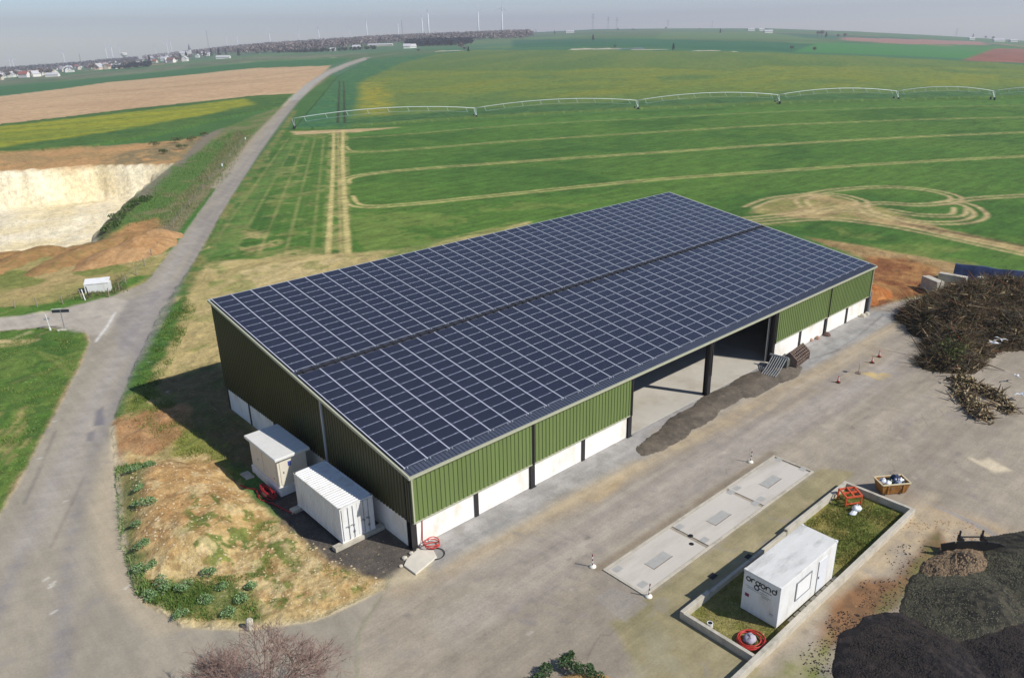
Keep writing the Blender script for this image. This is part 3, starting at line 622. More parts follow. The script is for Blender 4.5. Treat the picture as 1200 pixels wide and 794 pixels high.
for i, x in enumerate(CXS):
    m_ = MB(); h = 5.2
    m_.box(x-.21, x+.21, -.17, -.13, 0, h).box(x-.21, x+.21, .27, .31, 0, h).box(x-.03, x+.03, -.13, .27, 0, h)
    m_.box(x-.3, x+.3, -.22, .36, 0, .04)
    m_.obj('column', M_DARK, shed)
    if i in (3,): MB().box(x+.21, x+.25, -.2, .3, 0, 5.2).obj('column_guard', M_GREY, shed)
    m_ = MB().box(x-.06, x+.04, -.36, -.27, 2.0, 5.3).box(x-.1, x+.1, -.4, -.25, 5.22, 5.42)
    m_.obj('downpipe', M_TRIM if i in (0, 6) else M_DARK, shed)
    m_ = MB(); m_.add([(x-.1, -.1, 5.05), (x+.1, -.1, 5.05), (x+.1, 28, 9.3), (x-.1, 28, 9.3), (x-.1, -.1, 5.42), (x+.1, -.1, 5.42), (x+.1, 28, roofz(28)-.1), (x-.1, 28, roofz(28)-.1)],
        [(0, 3, 2, 1), (4, 5, 6, 7), (0, 1, 5, 4), (1, 2, 6, 5), (2, 3, 7, 6), (3, 0, 4, 7)]); m_.obj('rafter', M_DARK, shed)
    for y in (14.1, 27.8): MB().box(x-.15, x+.15, y-.15, y+.15, 0, roofz(y)-.5).obj('column', M_DARK, shed)
MB().tube([(63.35, -.25, 0), (63.35, -.25, 2.5)], .18, 14).obj('rain_pipe', M_GREY, shed)
for y in range(2, 28, 4): MB().box(0, 63, y-.06, y+.06, roofz(y)-.3, roofz(y)-.12).obj('purlin', M_DARK, shed)
MB().box(21.4, 42.7, -.05, .12, 5.12, 5.42).obj('header_beam', M_GREY, shed)
MB().box(42.3, 42.36, .3, .36, .03, 4.9).box(42.55, 42.6, .3, .36, .03, 5.0).obj('door_track', M_GREY, shed)
# gables and rear wall
def gable(x, sgn):
    for a, b in ((-.1, 10.1), (10.3, 28.2)):
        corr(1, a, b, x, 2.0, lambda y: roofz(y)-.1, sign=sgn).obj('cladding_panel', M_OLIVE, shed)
    MB().beam((x+sgn*.08, 10.2, 2), (x+sgn*.08, 10.2, roofz(10.2)-.05), .14, .08).obj('cover_strip', M_ALU, shed)
    ys = [.25, 4.7, 9.4, 14.1, 18.8, 23.5, 27.9]
    for i in range(6):
        MB().box(min(x, x-sgn*.15), max(x, x-sgn*.15), ys[i]+.18, ys[i+1]-.18, 0, 2.12).obj('concrete_wall_panel', M_CONC, shed)
        if i: MB().box(min(x, x-sgn*.3), max(x, x-sgn*.3), ys[i]-.16, ys[i]+.16, 0, 2.2).obj('intermediate_post', M_DARK, shed)
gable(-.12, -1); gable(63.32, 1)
corr(0, 0, 63.2, 28.2, 2, roofz(28.2)-.1, sign=1).obj('cladding_panel', M_GREEN, shed)
for i in range(6):
    MB().box(CXS[i]+.2, CXS[i+1]-.2, 28.0, 28.15, 0, 2.1).obj('concrete_wall_panel', M_CONC, shed)
# roof sheet with ribs running down the slope
m_ = MB(); n = 212; pt = (L_+.4)/n; xs = []
for i in range(n): b = -.2+i*pt; xs += [(b, 0), (b+pt*.7, 0), (b+pt*.78, .045), (b+pt*.92, .045)]
xs.append((L_+.2, 0)); vs = []; fs = []
for a, d in xs:
    for y in (-.35, 28.4): vs.append((a, y, roofz(y)+d))
    for y in (-.35, 28.4): vs.append((a, y, roofz(y)-.05))
for i in range(len(xs)-1):
    j = 4*i; fs += [(j, j+4, j+5, j+1), (j+2, j+3, j+7, j+6), (j, j+2, j+6, j+4), (j+1, j+5, j+7, j+3)]
m_.add(vs, fs); roof = m_.obj('roof_sheet', M_ROOF, shed)
MB().beam((-.3, -.43, 5.44), (L_+.3, -.43, 5.44), .16, .15).obj('gutter', M_TRIM, shed)
MB().beam((-.3, 28.48, roofz(28.4)), (L_+.3, 28.48, roofz(28.4)), .12, .16).obj('ridge_flashing', M_ALU, shed)
for x in (-.24, L_+.24): MB().beam((x, -.4, roofz(-.4)-.02), (x, 28.45, roofz(28.45)-.02), .13, .2).obj('verge_flashing', M_TRIM, shed)

# solar panels
def panel_mats():
    g, nt, b = nodes('solar_glass'); L = nt.links.new
    uv = N(nt, 'ShaderNodeUVMap'); sp = N(nt, 'ShaderNodeSeparateXYZ'); L(uv.outputs[0], sp.inputs[0])
    def line(out, cnt, wdt):
        a = N(nt, 'ShaderNodeMath', operation='MULTIPLY'); L(out, a.inputs[0]); a.inputs[1].default_value = cnt
        f_ = N(nt, 'ShaderNodeMath', operation='FRACT'); L(a.outputs[0], f_.inputs[0])
        s_ = N(nt, 'ShaderNodeMath', operation='SUBTRACT'); L(f_.outputs[0], s_.inputs[0]); s_.inputs[1].default_value = .5
        ab = N(nt, 'ShaderNodeMath', operation='ABSOLUTE'); L(s_.outputs[0], ab.inputs[0])
        gt = N(nt, 'ShaderNodeMath', operation='GREATER_THAN'); L(ab.outputs[0], gt.inputs[0]); gt.inputs[1].default_value = .5-wdt
        return gt.outputs[0]
    l1 = line(sp.outputs[0], 10, .05); l2 = line(sp.outputs[1], 6, .04)
    mx = N(nt, 'ShaderNodeMath', operation='MAXIMUM'); L(l1, mx.inputs[0]); L(l2, mx.inputs[1])
    # per-panel tone from object random / position
    ge = N(nt, 'ShaderNodeNewGeometry'); n_ = N(nt, 'ShaderNodeTexNoise', Scale=.35, Detail=2.); L(ge.outputs['Position'], n_.inputs['Vector'])
    cr = N(nt, 'ShaderNodeMix', data_type='RGBA'); L(n_.outputs['Fac'], cr.inputs[0]); cr.inputs[6].default_value = (.006, .008, .020, 1); cr.inputs[7].default_value = (.010, .013, .030, 1)
    mm = N(nt, 'ShaderNodeMix', data_type='RGBA'); L(mx.outputs[0], mm.inputs[0]); L(cr.outputs[2], mm.inputs[6]); mm.inputs[7].default_value = (.11, .12, .17, 1)
    L(mm.outputs[2], b.inputs['Base Color']); b.inputs['Roughness'].default_value = .2; b.inputs['Specular IOR Level'].default_value = .5
    f = mat('panel_frame', (146, 152, 168), .45, metal=.2, var=.03)
    return g, f
GLASS, FRAME = panel_mats()
PW, PH, PT = 1.695, .998, .04
def panel_arrays():
    o = [(0, 0), (PW, 0), (PW, PH), (0, PH)]; fw = .017; i_ = [(fw, fw), (PW-fw, fw), (PW-fw, PH-fw), (fw, PH-fw)]
    v = [(x, y, PT) for x, y in o]+[(x, y, PT) for x, y in i_]+[(x, y, 0) for x, y in o]
    f = [(4, 5, 6, 7)]+[(k, (k+1) % 4, 4+(k+1) % 4, 4+k) for k in range(4)]+[(8+k, 8+(k+1) % 4, (k+1) % 4, k) for k in range(4)]
    return np.array(v), np.array(f)
PV, PF = panel_arrays()
def panel_mesh(name, offs, R):
    V = np.concatenate([(PV @ R.T)+o for o in offs]); F = np.concatenate([PF+len(PV)*i for i in range(len(offs))])
    me = fastmesh(name, V, F, [GLASS, FRAME]); me.polygons.foreach_set('material_index', np.tile([0]+[1]*8, len(offs)).astype(np.int32))
    uv = me.uv_layers.new(name='UVMap'); u = np.zeros((len(F), 4, 2)); u[::9] = [(0, 0), (1, 0), (1, 1), (0, 1)]; uv.data.foreach_set('uv', u.ravel().astype(np.float32)); return me
th = math.atan(.1563); RX = np.array([[1, 0, 0], [0, math.cos(th), -math.sin(th)], [0, math.sin(th), math.cos(th)]])
slots = []
PIT_ = L_/36
for blk in (0, 1):
    y0 = .45 if blk == 0 else 14.3
    for r in range(14 if blk else 13):
        for c in range(36):
            s = y0/math.cos(th)+r*1.018; y = s*math.cos(th)
            slots.append((.03+c*PIT_, y, roofz(y)+.075))
slots = sorted(slots, key=lambda p: (p[0]-CAM[0])**2+(p[1]-CAM[1])**2)
one = panel_mesh('solar_panel', [np.zeros(3)], np.eye(3))
for s in slots[:100]:
    o = bpy.data.objects.new('solar_panel', one); o.location = s; o.rotation_euler = (th, 0, 0); link(o, shed)
o = bpy.data.objects.new('solar_panel_array', panel_mesh('solar_panel_array', [np.array(s) for s in slots[100:]], RX)); link(o, shed); o['kind'] = 'stuff'
def rail_mesh(k):
    m_ = MB(); Ls = k*1.018
    m_.box(-.038, .038, -.03, Ls+.02, .04, .062)
    for y in (-.12, -.12): m_.box(-.24, -.19, y-.02, y+.05, -.03, .05)
    m_.box(.19, .24, -.14, -.07, -.03, .05).box(-.05, .05, -.1, -.03, 0, .06)
    return m_.mesh('mounting_rail', M_ALU)
rm = [rail_mesh(13), rail_mesh(14)]
for blk in (0, 1):
    y0 = .45 if blk == 0 else 14.3
    for c in range(0, 37):
        o = bpy.data.objects.new('mounting_rail', rm[blk]); o.location = (.03+c*PIT_-.025, y0, roofz(y0)+.075); o.rotation_euler = (th, 0, 0); link(o, shed)
m_ = MB()
for blk in (0, 1):
    y0 = .45 if blk == 0 else 14.3
    for c in range(36):
        for r in range(1, 14 if blk else 13, 1):
            s = y0/math.cos(th)+r*1.018-.02; y = s*math.cos(th); z = roofz(y)+.12
            for fx in (.22, .78): m_.box(.03+(c+fx)*PIT_-.035, .03+(c+fx)*PIT_+.035, y-.02, y+.04, z-.02, z+.012)
o = m_.obj('panel_clamps', M_ALU, shed); o['kind'] = 'stuff'
m_ = MB().box(.1, 63.0, 13.78, 14.02, roofz(13.9)-.02, roofz(13.9)+.11)  # dark strip added only to darken the sunlit gap between the panel blocks
for c in range(72): m_.box(.5+c*PIT_/2, .72+c*PIT_/2, 13.62, 14.2, roofz(13.62)-.02, roofz(13.9)+.13)
m_.obj('gap_dark_strip', M_DARK, shed)
# red cable on the front wall panel
o = MB().tube([(.75, -.05, 2), (.7, -.06, 1.2), (.62, -.1, .4), (.55, -.3, .05)], .035, 6).obj('red_cable', M_DRED, shed)

# ------------------------------------------------------------------ container, transformer kiosk, office container
def container(loc, rz, L, Wd, H, name, label, cat):
    t = empty(name, loc, rz, label, cat)
    m_ = MB()       # frame
    for x in (0, L):
        for y in (0, Wd): m_.box(x-(.08 if x else 0), x+(.08 if not x else 0), y-(.08 if y else 0), y+(.08 if not y else 0), 0, H)
    for z0, z1 in ((0, .14), (H-.1, H)):
        m_.box(.08, L-.08, 0, .07, z0, z1).box(.08, L-.08, Wd-.07, Wd, z0, z1).box(0, .07, .08, Wd-.08, z0, z1).box(L-.07, L, .08, Wd-.08, z0, z1)
    m_.obj('frame', M_WHITE, t); 
    for y, s in ((.045, -1), (Wd-.045, 1)): corr(0, .08, L-.08, y-.0*s, .14, H-.1, .27, .034, s).obj('side_wall', M_WHITE, t)
    corr(1, .08, Wd-.08, L-.045, .14, H-.1, .27, .034, 1).obj('end_wall', M_WHITE, t)
    m_ = MB(); n = 22; pt = (L-.16)/n; xs = []; vs = []; fs = []
    for i in range(n): b = .08+i*pt; xs += [(b, 0), (b+pt*.7, 0), (b+pt*.78, .03), (b+pt*.92, .03)]
    xs.append((L-.08, 0))
    for a, d in xs: vs += [(a, .07, H-.04+d), (a, Wd-.07, H-.04+d)]
    for i in range(len(xs)-1): fs.append((2*i, 2*i+2, 2*i+3, 2*i+1))
    m_.add(vs, fs).obj('roof_sheet', M_WHITE, t)
    for k in (0, 1):
        y0 = .1+k*(Wd/2-.1); y1 = y0+Wd/2-.12
        d = MB().box(-.03, .02, y0, y1, .16, H-.12).obj('door', M_WHITE, t)
        for q in (.3, .62):
            yy = y0+(y1-y0)*q; r_ = MB().tube([(-.06, yy, .12), (-.06, yy, H-.1)], .022, 8).box(-.09, -.03, yy-.05, yy+.05, 1.0, 1.1).box(-.1, -.05, yy-.02, yy+.22, 1.12, 1.16).obj('locking_bar', M_GREY, d)
        MB().box(-.036, -.028, y0+.25, y0+.42, .45, .65).obj('data_plate', M_GREY, d)
    m_ = MB()
    for x in (-.02, L-.16):
        for y in (-.02, Wd-.14):
            for z in (0, H-.12): MB().box(x, x+.18, y, y+.16, z, z+.12).obj('corner_casting', M_WHITE, t)
    
    return t
# doors towards the yard: local +X of the container points to world +Y
container((-.82, 3.19, .3), math.pi/2, 6.06, 2.44, 2.59, 'shipping_container', 'white corrugated shipping container with double doors standing beside the shed gable', 'container')
for y, x0, x1 in ((3.3, -3.9, -.2), (9.1, -3.9, -.3)):
    o = MB().box(x0, x1, y-.28, y+.2, 0, .3).obj('support_beam', M_CURB, bevel=.02)
    tag(o, 'pale concrete sleeper under the door end of the white container' if y < 5 else 'pale concrete sleeper under the far end of the white container', 'sleeper')
k_ = empty('transformer_kiosk', (-2.3, 13.7, 0), 0, 'cream transformer kiosk with overhanging flat lid and small blue warning sign', 'electrical cabinet')
MB().box(-1.2, 1.2, -2.35, 2.35, .05, .75).obj('plinth', M_WHITE, k_, bevel=.03)
MB().box(-1.12, 1.12, -2.22, 2.22, .75, 2.98).obj('body', M_KIOSK, k_)
MB().box(-1.36, 1.36, -2.52, 2.52, 2.98, 3.22).obj('roof_lid', mat('kiosk_lid', (226, 224, 218), .6, var=.05), k_, bevel=.06)
d = MB().box(-.95, .15, -2.26, -2.21, .9, 2.85).obj('door', M_KIOSK, k_); MB().box(-.75, -.68, -2.3, -2.26, 1.8, 1.95).obj('handle', M_GREY, d)
MB().box(-.32, -.1, -2.29, -2.262, 2.25, 2.6).obj('warning_sign', mat('sign_blue', (60, 78, 150), .5), k_)
for y in (-1.1, 1.1): MB().box(-1.16, -1.11, y-.9, y+.9, .95, 2.8).obj('side_door', M_KIOSK, k_)
MB().box(-1.19, -1.15, .9, 1.0, 1.7, 1.8).box(-1.19, -1.15, -1.6, -1.5, 1.2, 1.3).obj('vent', M_GREY, k_)
o = MB().box(-4.35, -3.7, 15.2, 16.4, 0, .16).obj('cable_cover_slab', M_CURB, bevel=.02); tag(o, 'grey concrete slab lying on the grass at the kiosk corner', 'slab')
def loops(name, label, cat, mt, c, n, r0, r1, th_, z=.06, e=(1, 1), rotz=0, lift=0):
    m_ = MB()
    for i in range(n):
        pts = []; r = random.uniform(r0, r1); ox, oy = random.uniform(-.08, .08), random.uniform(-.08, .08); ph = random.random()*6
        for k in range(19):
            t = 2*math.pi*k/18; x = (r*math.cos(t)+ox)*e[0]; y = (r*math.sin(t)+oy)*e[1]
            pts.append((c[0]+x*math.cos(rotz)-y*math.sin(rotz), c[1]+x*math.sin(rotz)+y*math.cos(rotz), c[2]+z+i*th_*.8+lift*(1+math.sin(t+ph))))
        m_.tube(pts, th_, 6, cap=False)
    return tag(m_.obj(name, mt, smooth=True), label, cat)
p = at(308, 578); loops('cable_coil', 'tangle of dark red cable lying beside the transformer kiosk', 'cable', M_DRED, (-4.0, 12.4, 0), 8, .3, .75, .05, e=(.6, 1.9), lift=.12)
def hose(name, pix, r, mt, label, z=.05, cat='hose'):
    P = curve([tuple(at(u, v)) for u, v in pix], 6); P[:, 2] = z+.05*np.sin(np.arange(len(P))*1.3)+np.array([max(0, ground(a, b)) for a, b in P[:, :2]])
    return tag(MB().tube(P, r, 6).obj(name, mt, smooth=True), label, cat)
hose('red_cable', [(272, 563), (285, 571), (300, 575), (305, 586), (318, 590), (326, 594), (345, 603)], .06, M_DRED, 'dark red cable running over the ground from the sunny bank to the kiosk', .07, 'cable')
# office container
OX, OY, OL, OW, OH = 10.2, -19.64, 6.15, 2.26, 2.68
oc = empty('office_container', (OX, OY, .06), -.0128, 'white office container with black lettering on its end and a shuttered window', 'office container')
MB().box(0, OL, 0, OW, 0, OH-.06).obj('body', M_WHITE, oc, bevel=.03)
MB().box(-.01, OL+.01, -.01, OW+.01, OH-.06, OH).obj('roof', M_OFFR, oc, bevel=.02)
w_ = MB().box(1.75, 3.25, -.04, -.003, .95, 2.05).obj('window_shutter', mat('shutter', (244, 244, 242), .4, var=.02, streak=(.2, 1, 30)), oc)
m_ = MB().box(1.68, 1.75, -.055, -.003, .88, 2.12).box(3.25, 3.32, -.055, -.003, .88, 2.12).box(1.75, 3.25, -.055, -.003, .88, .95).box(1.75, 3.25, -.055, -.003, 2.05, 2.12).obj('frame', M_GREY, w_)
d = MB().box(4.15, 5.1, -.025, -.003, .08, 2.2).obj('door', mat('door_white', (228, 230, 234), .5, var=.02), oc)
MB().box(4.2, 4.26, -.07, -.025, 1.05, 1.2).obj('handle', M_GREY, d); MB().box(4.08, 4.14, -.03, -.003, .06, 2.24).obj('frame', M_GREY, d)
for x in (0, OL-.12):
    for y in (0, OW-.12): MB().box(x-.015, x+.135, y-.015, y+.135, OH-.12, OH+.02).obj('corner_casting', M_WHITE, oc)
# lettering "organd" drawn as flat strokes on the end wall (local x = 0 face, text runs from +Y to -Y)
def ringpts(cx, cz, r, a0=0, a1=360, n=20): return [(cx+r*math.cos(math.radians(a0+(a1-a0)*i/n)), cz+r*math.sin(math.radians(a0+(a1-a0)*i/n))) for i in range(n+1)]
def flatstroke(m_, pts, w, x0=-.004, x1=-.016):
    q = []
    for i, p in enumerate(pts):
        a = pts[max(0, i-1)]; b = pts[min(len(pts)-1, i+1)]; dx, dz = b[0]-a[0], b[1]-a[1]; l = math.hypot(dx, dz)+1e-9
        q.append((p[0]-dz/l*w/2, p[1]+dx/l*w/2, p[0]+dz/l*w/2, p[1]-dx/l*w/2))
    vs = []
    for a in q:
        for x in (x0, x1): vs += [(x, OW-a[0], a[1]), (x, OW-a[2], a[3])]
    fs = []
    for i in range(len(q)-1):
        j = 4*i; fs += [(j+2, j+3, j+7, j+6), (j, j+4, j+5, j+1), (j, j+2, j+6, j+4), (j+1, j+5, j+7, j+3)]
    m_.add(vs, fs)
R = .125; zc = 2.2; wd = .062; P0 = .3
m_ = MB()
flatstroke(m_, ringpts(P0+.02, zc, R), wd)                                                    # o
flatstroke(m_, [(P0+.22, zc-R), (P0+.22, zc+R)], wd); flatstroke(m_, ringpts(P0+.22+R, zc, R, 170, 60, 8), wd)   # r
flatstroke(m_, ringpts(P0+.60, zc, R), wd); flatstroke(m_, ringpts(P0+.56, zc-.30, R*1.08), wd)    # g, two stacked rings
flatstroke(m_, [(P0+.6+R*.7, zc+R*.7), (P0+.6+R*1.45, zc+R*1.2)], wd)
flatstroke(m_, ringpts(P0+.92, zc, R), wd)                                                    # a
flatstroke(m_, [(P0+1.12, zc-R), (P0+1.12, zc+R)], wd); flatstroke(m_, ringpts(P0+1.12+R, zc, R, 180, 0, 10)+[(P0+1.12+2*R, zc-R)], wd)   # n
flatstroke(m_, ringpts(P0+1.60, zc, R), wd); flatstroke(m_, [(P0+1.60+R, zc-R*.3), (P0+1.60+R, zc+R*2.0)], wd)       # d
m_.obj('lettering', M_BLACK, oc)
m_ = MB()
for z, a, b, h in ((1.93, .98, 1.78, .055), (1.74, .2, 1.5, .02), (1.63, .3, 1.25, .02), (1.60, 1.3, 1.75, .02), (1.5, 1.2, 1.6, .02), (.72, 1.78, 1.98, .05), (.62, 1.75, 2.0, .015)):
    x = a
    while x < b:
        l = random.uniform(.04, .12); flatstroke(m_, [(x, z), (min(b, x+l), z)], h); x += l+.03
m_.obj('small_print', mat('grey_print', (120, 128, 136), .6), oc)
m_ = MB(); flatstroke(m_, [(.2, 1.12), (.45, 1.12)], .2); lg = m_.obj('logo_square', mat('logo_red', (150, 50, 84), .5), oc)
m_ = MB(); flatstroke(m_, [(.22, 1.13), (.28, 1.16), (.3, 1.08)], .03, -.017, -.02); flatstroke(m_, [(.34, 1.16), (.42, 1.16), (.36, 1.08)], .025, -.017, -.02); m_.obj('logo_mark', mat('logo_blue', (60, 56, 120), .5), lg)
for i, x in enumerate((10.9, 12.6, 14.6, 16.0)):
    pass
for i in range(9):
    x = 11.2+i*.62; o = MB().box(x, x+.5, -20.02+random.uniform(-.04, .04), -19.74, 0, .09).obj('paving_slab', M_CURB, bevel=.02)
    tag(o, 'mossy paving slab in the strip between the office container and the long wall', 'paving slab', 'slabs along the office container')

# ------------------------------------------------------------------ low walls round the grass plot
wl = empty('enclosure_wall', (7.1, -15.6, 0), 0, 'low concrete wall enclosing the grass plot around the office container', 'wall')
def wseg(x0, y0, x1, y1, h, t=.22):
    o = MB().box(x0-7.1, x1-7.1, y0+15.6, y1+15.6, -.1, h).obj('wall_segment', M_CURB, wl, bevel=.015)
wseg(7.1, -15.75, 9.7, -15.5, .5); wseg(9.7, -15.72, 18.2, -15.53, .36); wseg(18.2, -15.75, 26.5, -15.5, .5); wseg(7.1, -20.1, 7.32, -15.75, .45)
wseg(26.25, -20.1, 26.5, -15.75, .5); wseg(2.6, -20.38, 26.5, -20.1, .48)
fobj_t = []
def tuft_field(name, pts, n, hgt, wid, cols, label, cat='grass', zf=None, edge=1.):
    """many single grass blades spread in polygons"""
    P = np.asarray(pts); lo, hi = P.min(0), P.max(0); X = []; 
    while len(X) < n:
        q = rng.uniform(lo, hi, (n*2, 2)); q = q[sdist(q[:, 0], q[:, 1], P) < 0]
        k = (fbm(q[:, 0], q[:, 1], 1.3, 41) > rng.uniform(.25, .62, len(q))) & (-sdist(q[:, 0], q[:, 1], P) > rng.uniform(0, 1, len(q))**2*1.6*edge); X += list(q[k])
    X = np.array(X[:n]); z = np.zeros(n) if zf is None else zf(X[:, 0], X[:, 1])
    a = rng.uniform(0, 6.28, n); h = hgt*rng.uniform(.4, 1.3, n); w = wid*rng.uniform(.5, 1.3, n); ln = rng.uniform(0, .6, n)*h; b = rng.uniform(0, 6.28, n)
    c, s = np.cos(a)*w, np.sin(a)*w
    V = np.stack([np.stack([X[:, 0]-c, X[:, 1]-s, z-.02], 1), np.stack([X[:, 0]+c, X[:, 1]+s, z-.02], 1), np.stack([X[:, 0]+np.cos(b)*ln, X[:, 1]+np.sin(b)*ln, z+h], 1)], 1).reshape(-1, 3)
    F = np.arange(3*n).reshape(-1, 3); cc = np.array([lin(c_) for c_ in cols])[rng.integers(0, len(cols), n)]*rng.uniform(.75, 1.2, (n, 1))
    o = fobj(name, V, F, M_LEAF, cols=np.repeat(cc, 3, 0)); return tag(o, label, cat, kind='stuff')
def leafball(C, Rr, n, size, cols, flat=.8, sq=None):
    """leaf-sized quads through the volume of an uneven crown; returns V, F, colours"""
    V = []; CC = []
    C = np.atleast_2d(C); Rr = np.broadcast_to(np.asarray(Rr, float), (len(C),))
    for c, r in zip(C, Rr):
        d = rng.normal(size=(n, 3)); d /= np.linalg.norm(d, axis=1)[:, None]; d[:, 2] = np.abs(d[:, 2]) if flat < 1 else d[:, 2]
        lob = .65+.5*fbm(d[:, 0]*2+c[0]*3.1, d[:, 1]*2+d[:, 2]*2.3+c[1], .7, 5, 2)
        rr = r*lob*rng.uniform(.35, 1, n)**.45; q = c+d*rr[:, None]*[1, 1, flat]
        u = rng.normal(size=(n, 3)); u /= np.linalg.norm(u, axis=1)[:, None]; w_ = np.cross(u, rng.normal(size=(n, 3))); w_ /= np.linalg.norm(w_, axis=1)[:, None]
        s = size*rng.uniform(.5, 1.4, (n, 1)); V.append(np.stack([q-u*s, q+w_*s*.5, q+u*s, q-w_*s*.5], 1).reshape(-1, 3))
        cc = np.array([lin(c_) for c_ in cols])[rng.integers(0, len(cols), n)]*rng.uniform(.7, 1.25, (n, 1)); CC.append(np.repeat(cc, 4, 0))
    V = np.concatenate(V); return V, np.arange(len(V)).reshape(-1, 4), np.concatenate(CC)
GR = [(112, 128, 56), (126, 138, 64), (92, 112, 48), (166, 154, 96)]
tuft_field('grass', [(18, -19.9), (26.1, -19.9), (26.1, -15.9), (17, -15.9)], 9000, .16, .02, GR, 'rough green grass filling the walled plot behind the office container', edge=.2)
tuft_field('grass', [(7.4, -20), (17, -20), (17, -15.8), (7.4, -15.8)], 5000, .1, .02, [(150, 146, 86), (120, 128, 60), (176, 160, 108)], 'thin yellowish grass in the walled plot around the office container', edge=.2)

# ------------------------------------------------------------------ weighbridge
wb = empty('weighbridge', (7.1, -13.05, 0), 0, 'long pale concrete vehicle weighbridge set flush in the yard', 'weighbridge')
for i in range(3):
    x0 = i*6.5; dk = MB().box(x0+.17, x0+6.35+.15*0, .2, 3.05, -.05, .05).obj('deck_slab', M_DECK, wb)
    MB().box(x0+2.3, x0+4.1, 1.15, 1.85, .04, .056).obj('access_cover', M_PLATE, dk)
    MB().box(x0+2.26, x0+2.3, 1.1, 1.9, .04, .054).box(x0+2.3, x0+4.14, 1.1, 1.15, .04, .054).obj('cover_frame', mat('rust_line', (120, 100, 84), .8), dk)
    for x in ((.45, 6.2) if i != 1 else (.2, 6.2)):
        if i == 0 and x > 1: continue
        if i == 2 and x < 1: pass
        for y in (.5, 2.45): MB().box(x0+x-.05, x0+x+.55, y, y+.45, .04, .057).obj('load_cell_plate', M_PLATE, dk)
for a in ((0, 19.7, 0, .16), (0, 19.7, 3.1, 3.26)): MB().box(*a, -.05, .07).obj('kerb_edge', M_CURB, wb)
for a in ((0, .14, .16, 3.1), (19.56, 19.7, .16, 3.1)): MB().box(*a, -.05, .07).obj('kerb_edge', M_CURB, wb)
for x, y in ((6.7, 1.6), (6.0, 1.05)):
    MB().lathe([(.16, .05), (.16, .062), (0.01, .063)], 12, (x, y, 0)).obj('drain_cover', M_BLACK, wb)
# marker posts on white bases
def marker():
    t = empty('marker_post')
    MB().lathe([(.22, 0), (.22, .05), (.17, .1), (.08, .13), (.05, .16)], 24).obj('base', mat('marker_base', (240, 236, 220), .6, var=.04), t, smooth=True)
    for i in range(5): MB().lathe([(.035, .15+i*.16), (.035, .31+i*.16)], 10).obj('stripe', M_WHITE if i % 2 else mat('stripe_red', (120, 50, 46), .6), t)
    return t
mk = marker()
for i, (x, y, rx, lb) in enumerate(((6.9, -9.15, .0, 'striped marker post on round white base at the near left corner of the weighbridge'), (7.25, -13.2, .04, 'striped marker post on round white base at the weighbridge corner nearest the grass plot'), (24.7, -9.05, .0, 'striped marker post on round white base beside the far end of the weighbridge'))):
    o = mk if i == 0 else copy_tree(mk); o.location = (x, y, .0); o.rotation_euler = (rx, -.05, i); tag(o, lb, 'marker post', 'marker posts around the weighbridge')
o = MB().box(0, .55, 0, .4, 0, .012).obj('drain_grate', M_BLACK); o.location = (11.2, -14.9, .006); tag(o, 'dark square drain grate in the mossy strip next to the grass plot', 'drain')
o = MB().box(0, .5, 0, .35, 0, .012).obj('drain_grate', M_BLACK); o.location = (14.4, -15.35, .006); tag(o, 'dark square drain grate beside the low wall near the office container', 'drain')

# traffic cones
def cone():
    t = empty('traffic_cone'); MB().box(-.2, .2, -.2, .2, 0, .035).obj('base', M_BLACK, t, bevel=.01)
    MB().lathe([(.14, .035), (.1, .25), (.085, .33), (.055, .5), (.03, .66), (.02, .7)], 16).obj('body', mat('cone_red', (206, 74, 52), .5), t, smooth=True)
    MB().lathe([(.105, .25), (.088, .33)], 16).lathe([(.075, .42), (.062, .5)], 16).obj('reflective_band', M_WHITE, t, smooth=True); return t
c0 = cone()
for i, (u, v, lb) in enumerate(((982, 448, 'red traffic cone standing alone on the yard, nearest of the three'), (1022, 425, 'red and white traffic cone, the middle one near the brush pile'), (1030, 418, 'red traffic cone closest to the brush pile'))):
    o = c0 if i == 0 else copy_tree(c0); p = at(u, v); o.location = p; o.rotation_euler = (0, 0, i*.7); tag(o, lb, 'traffic cone', 'traffic cones on the yard')
p = at(1006, 437); t = empty('sign_stand', p, .3, 'small round grey sign on a thin post with a rusty foot on the yard', 'sign')
MB().box(-.3, .3, -.2, .2, 0, .06).obj('foot', M_RUST, t); MB().tube([(0, 0, .05), (0, 0, 1.0)], .025, 8).obj('post', M_GREY, t)
MB().tube([(-.02, -.03, 1.05), (-.02, .0, 1.05)], .2, 20).obj('plate', mat('sign_grey', (160, 160, 172), .5), t)

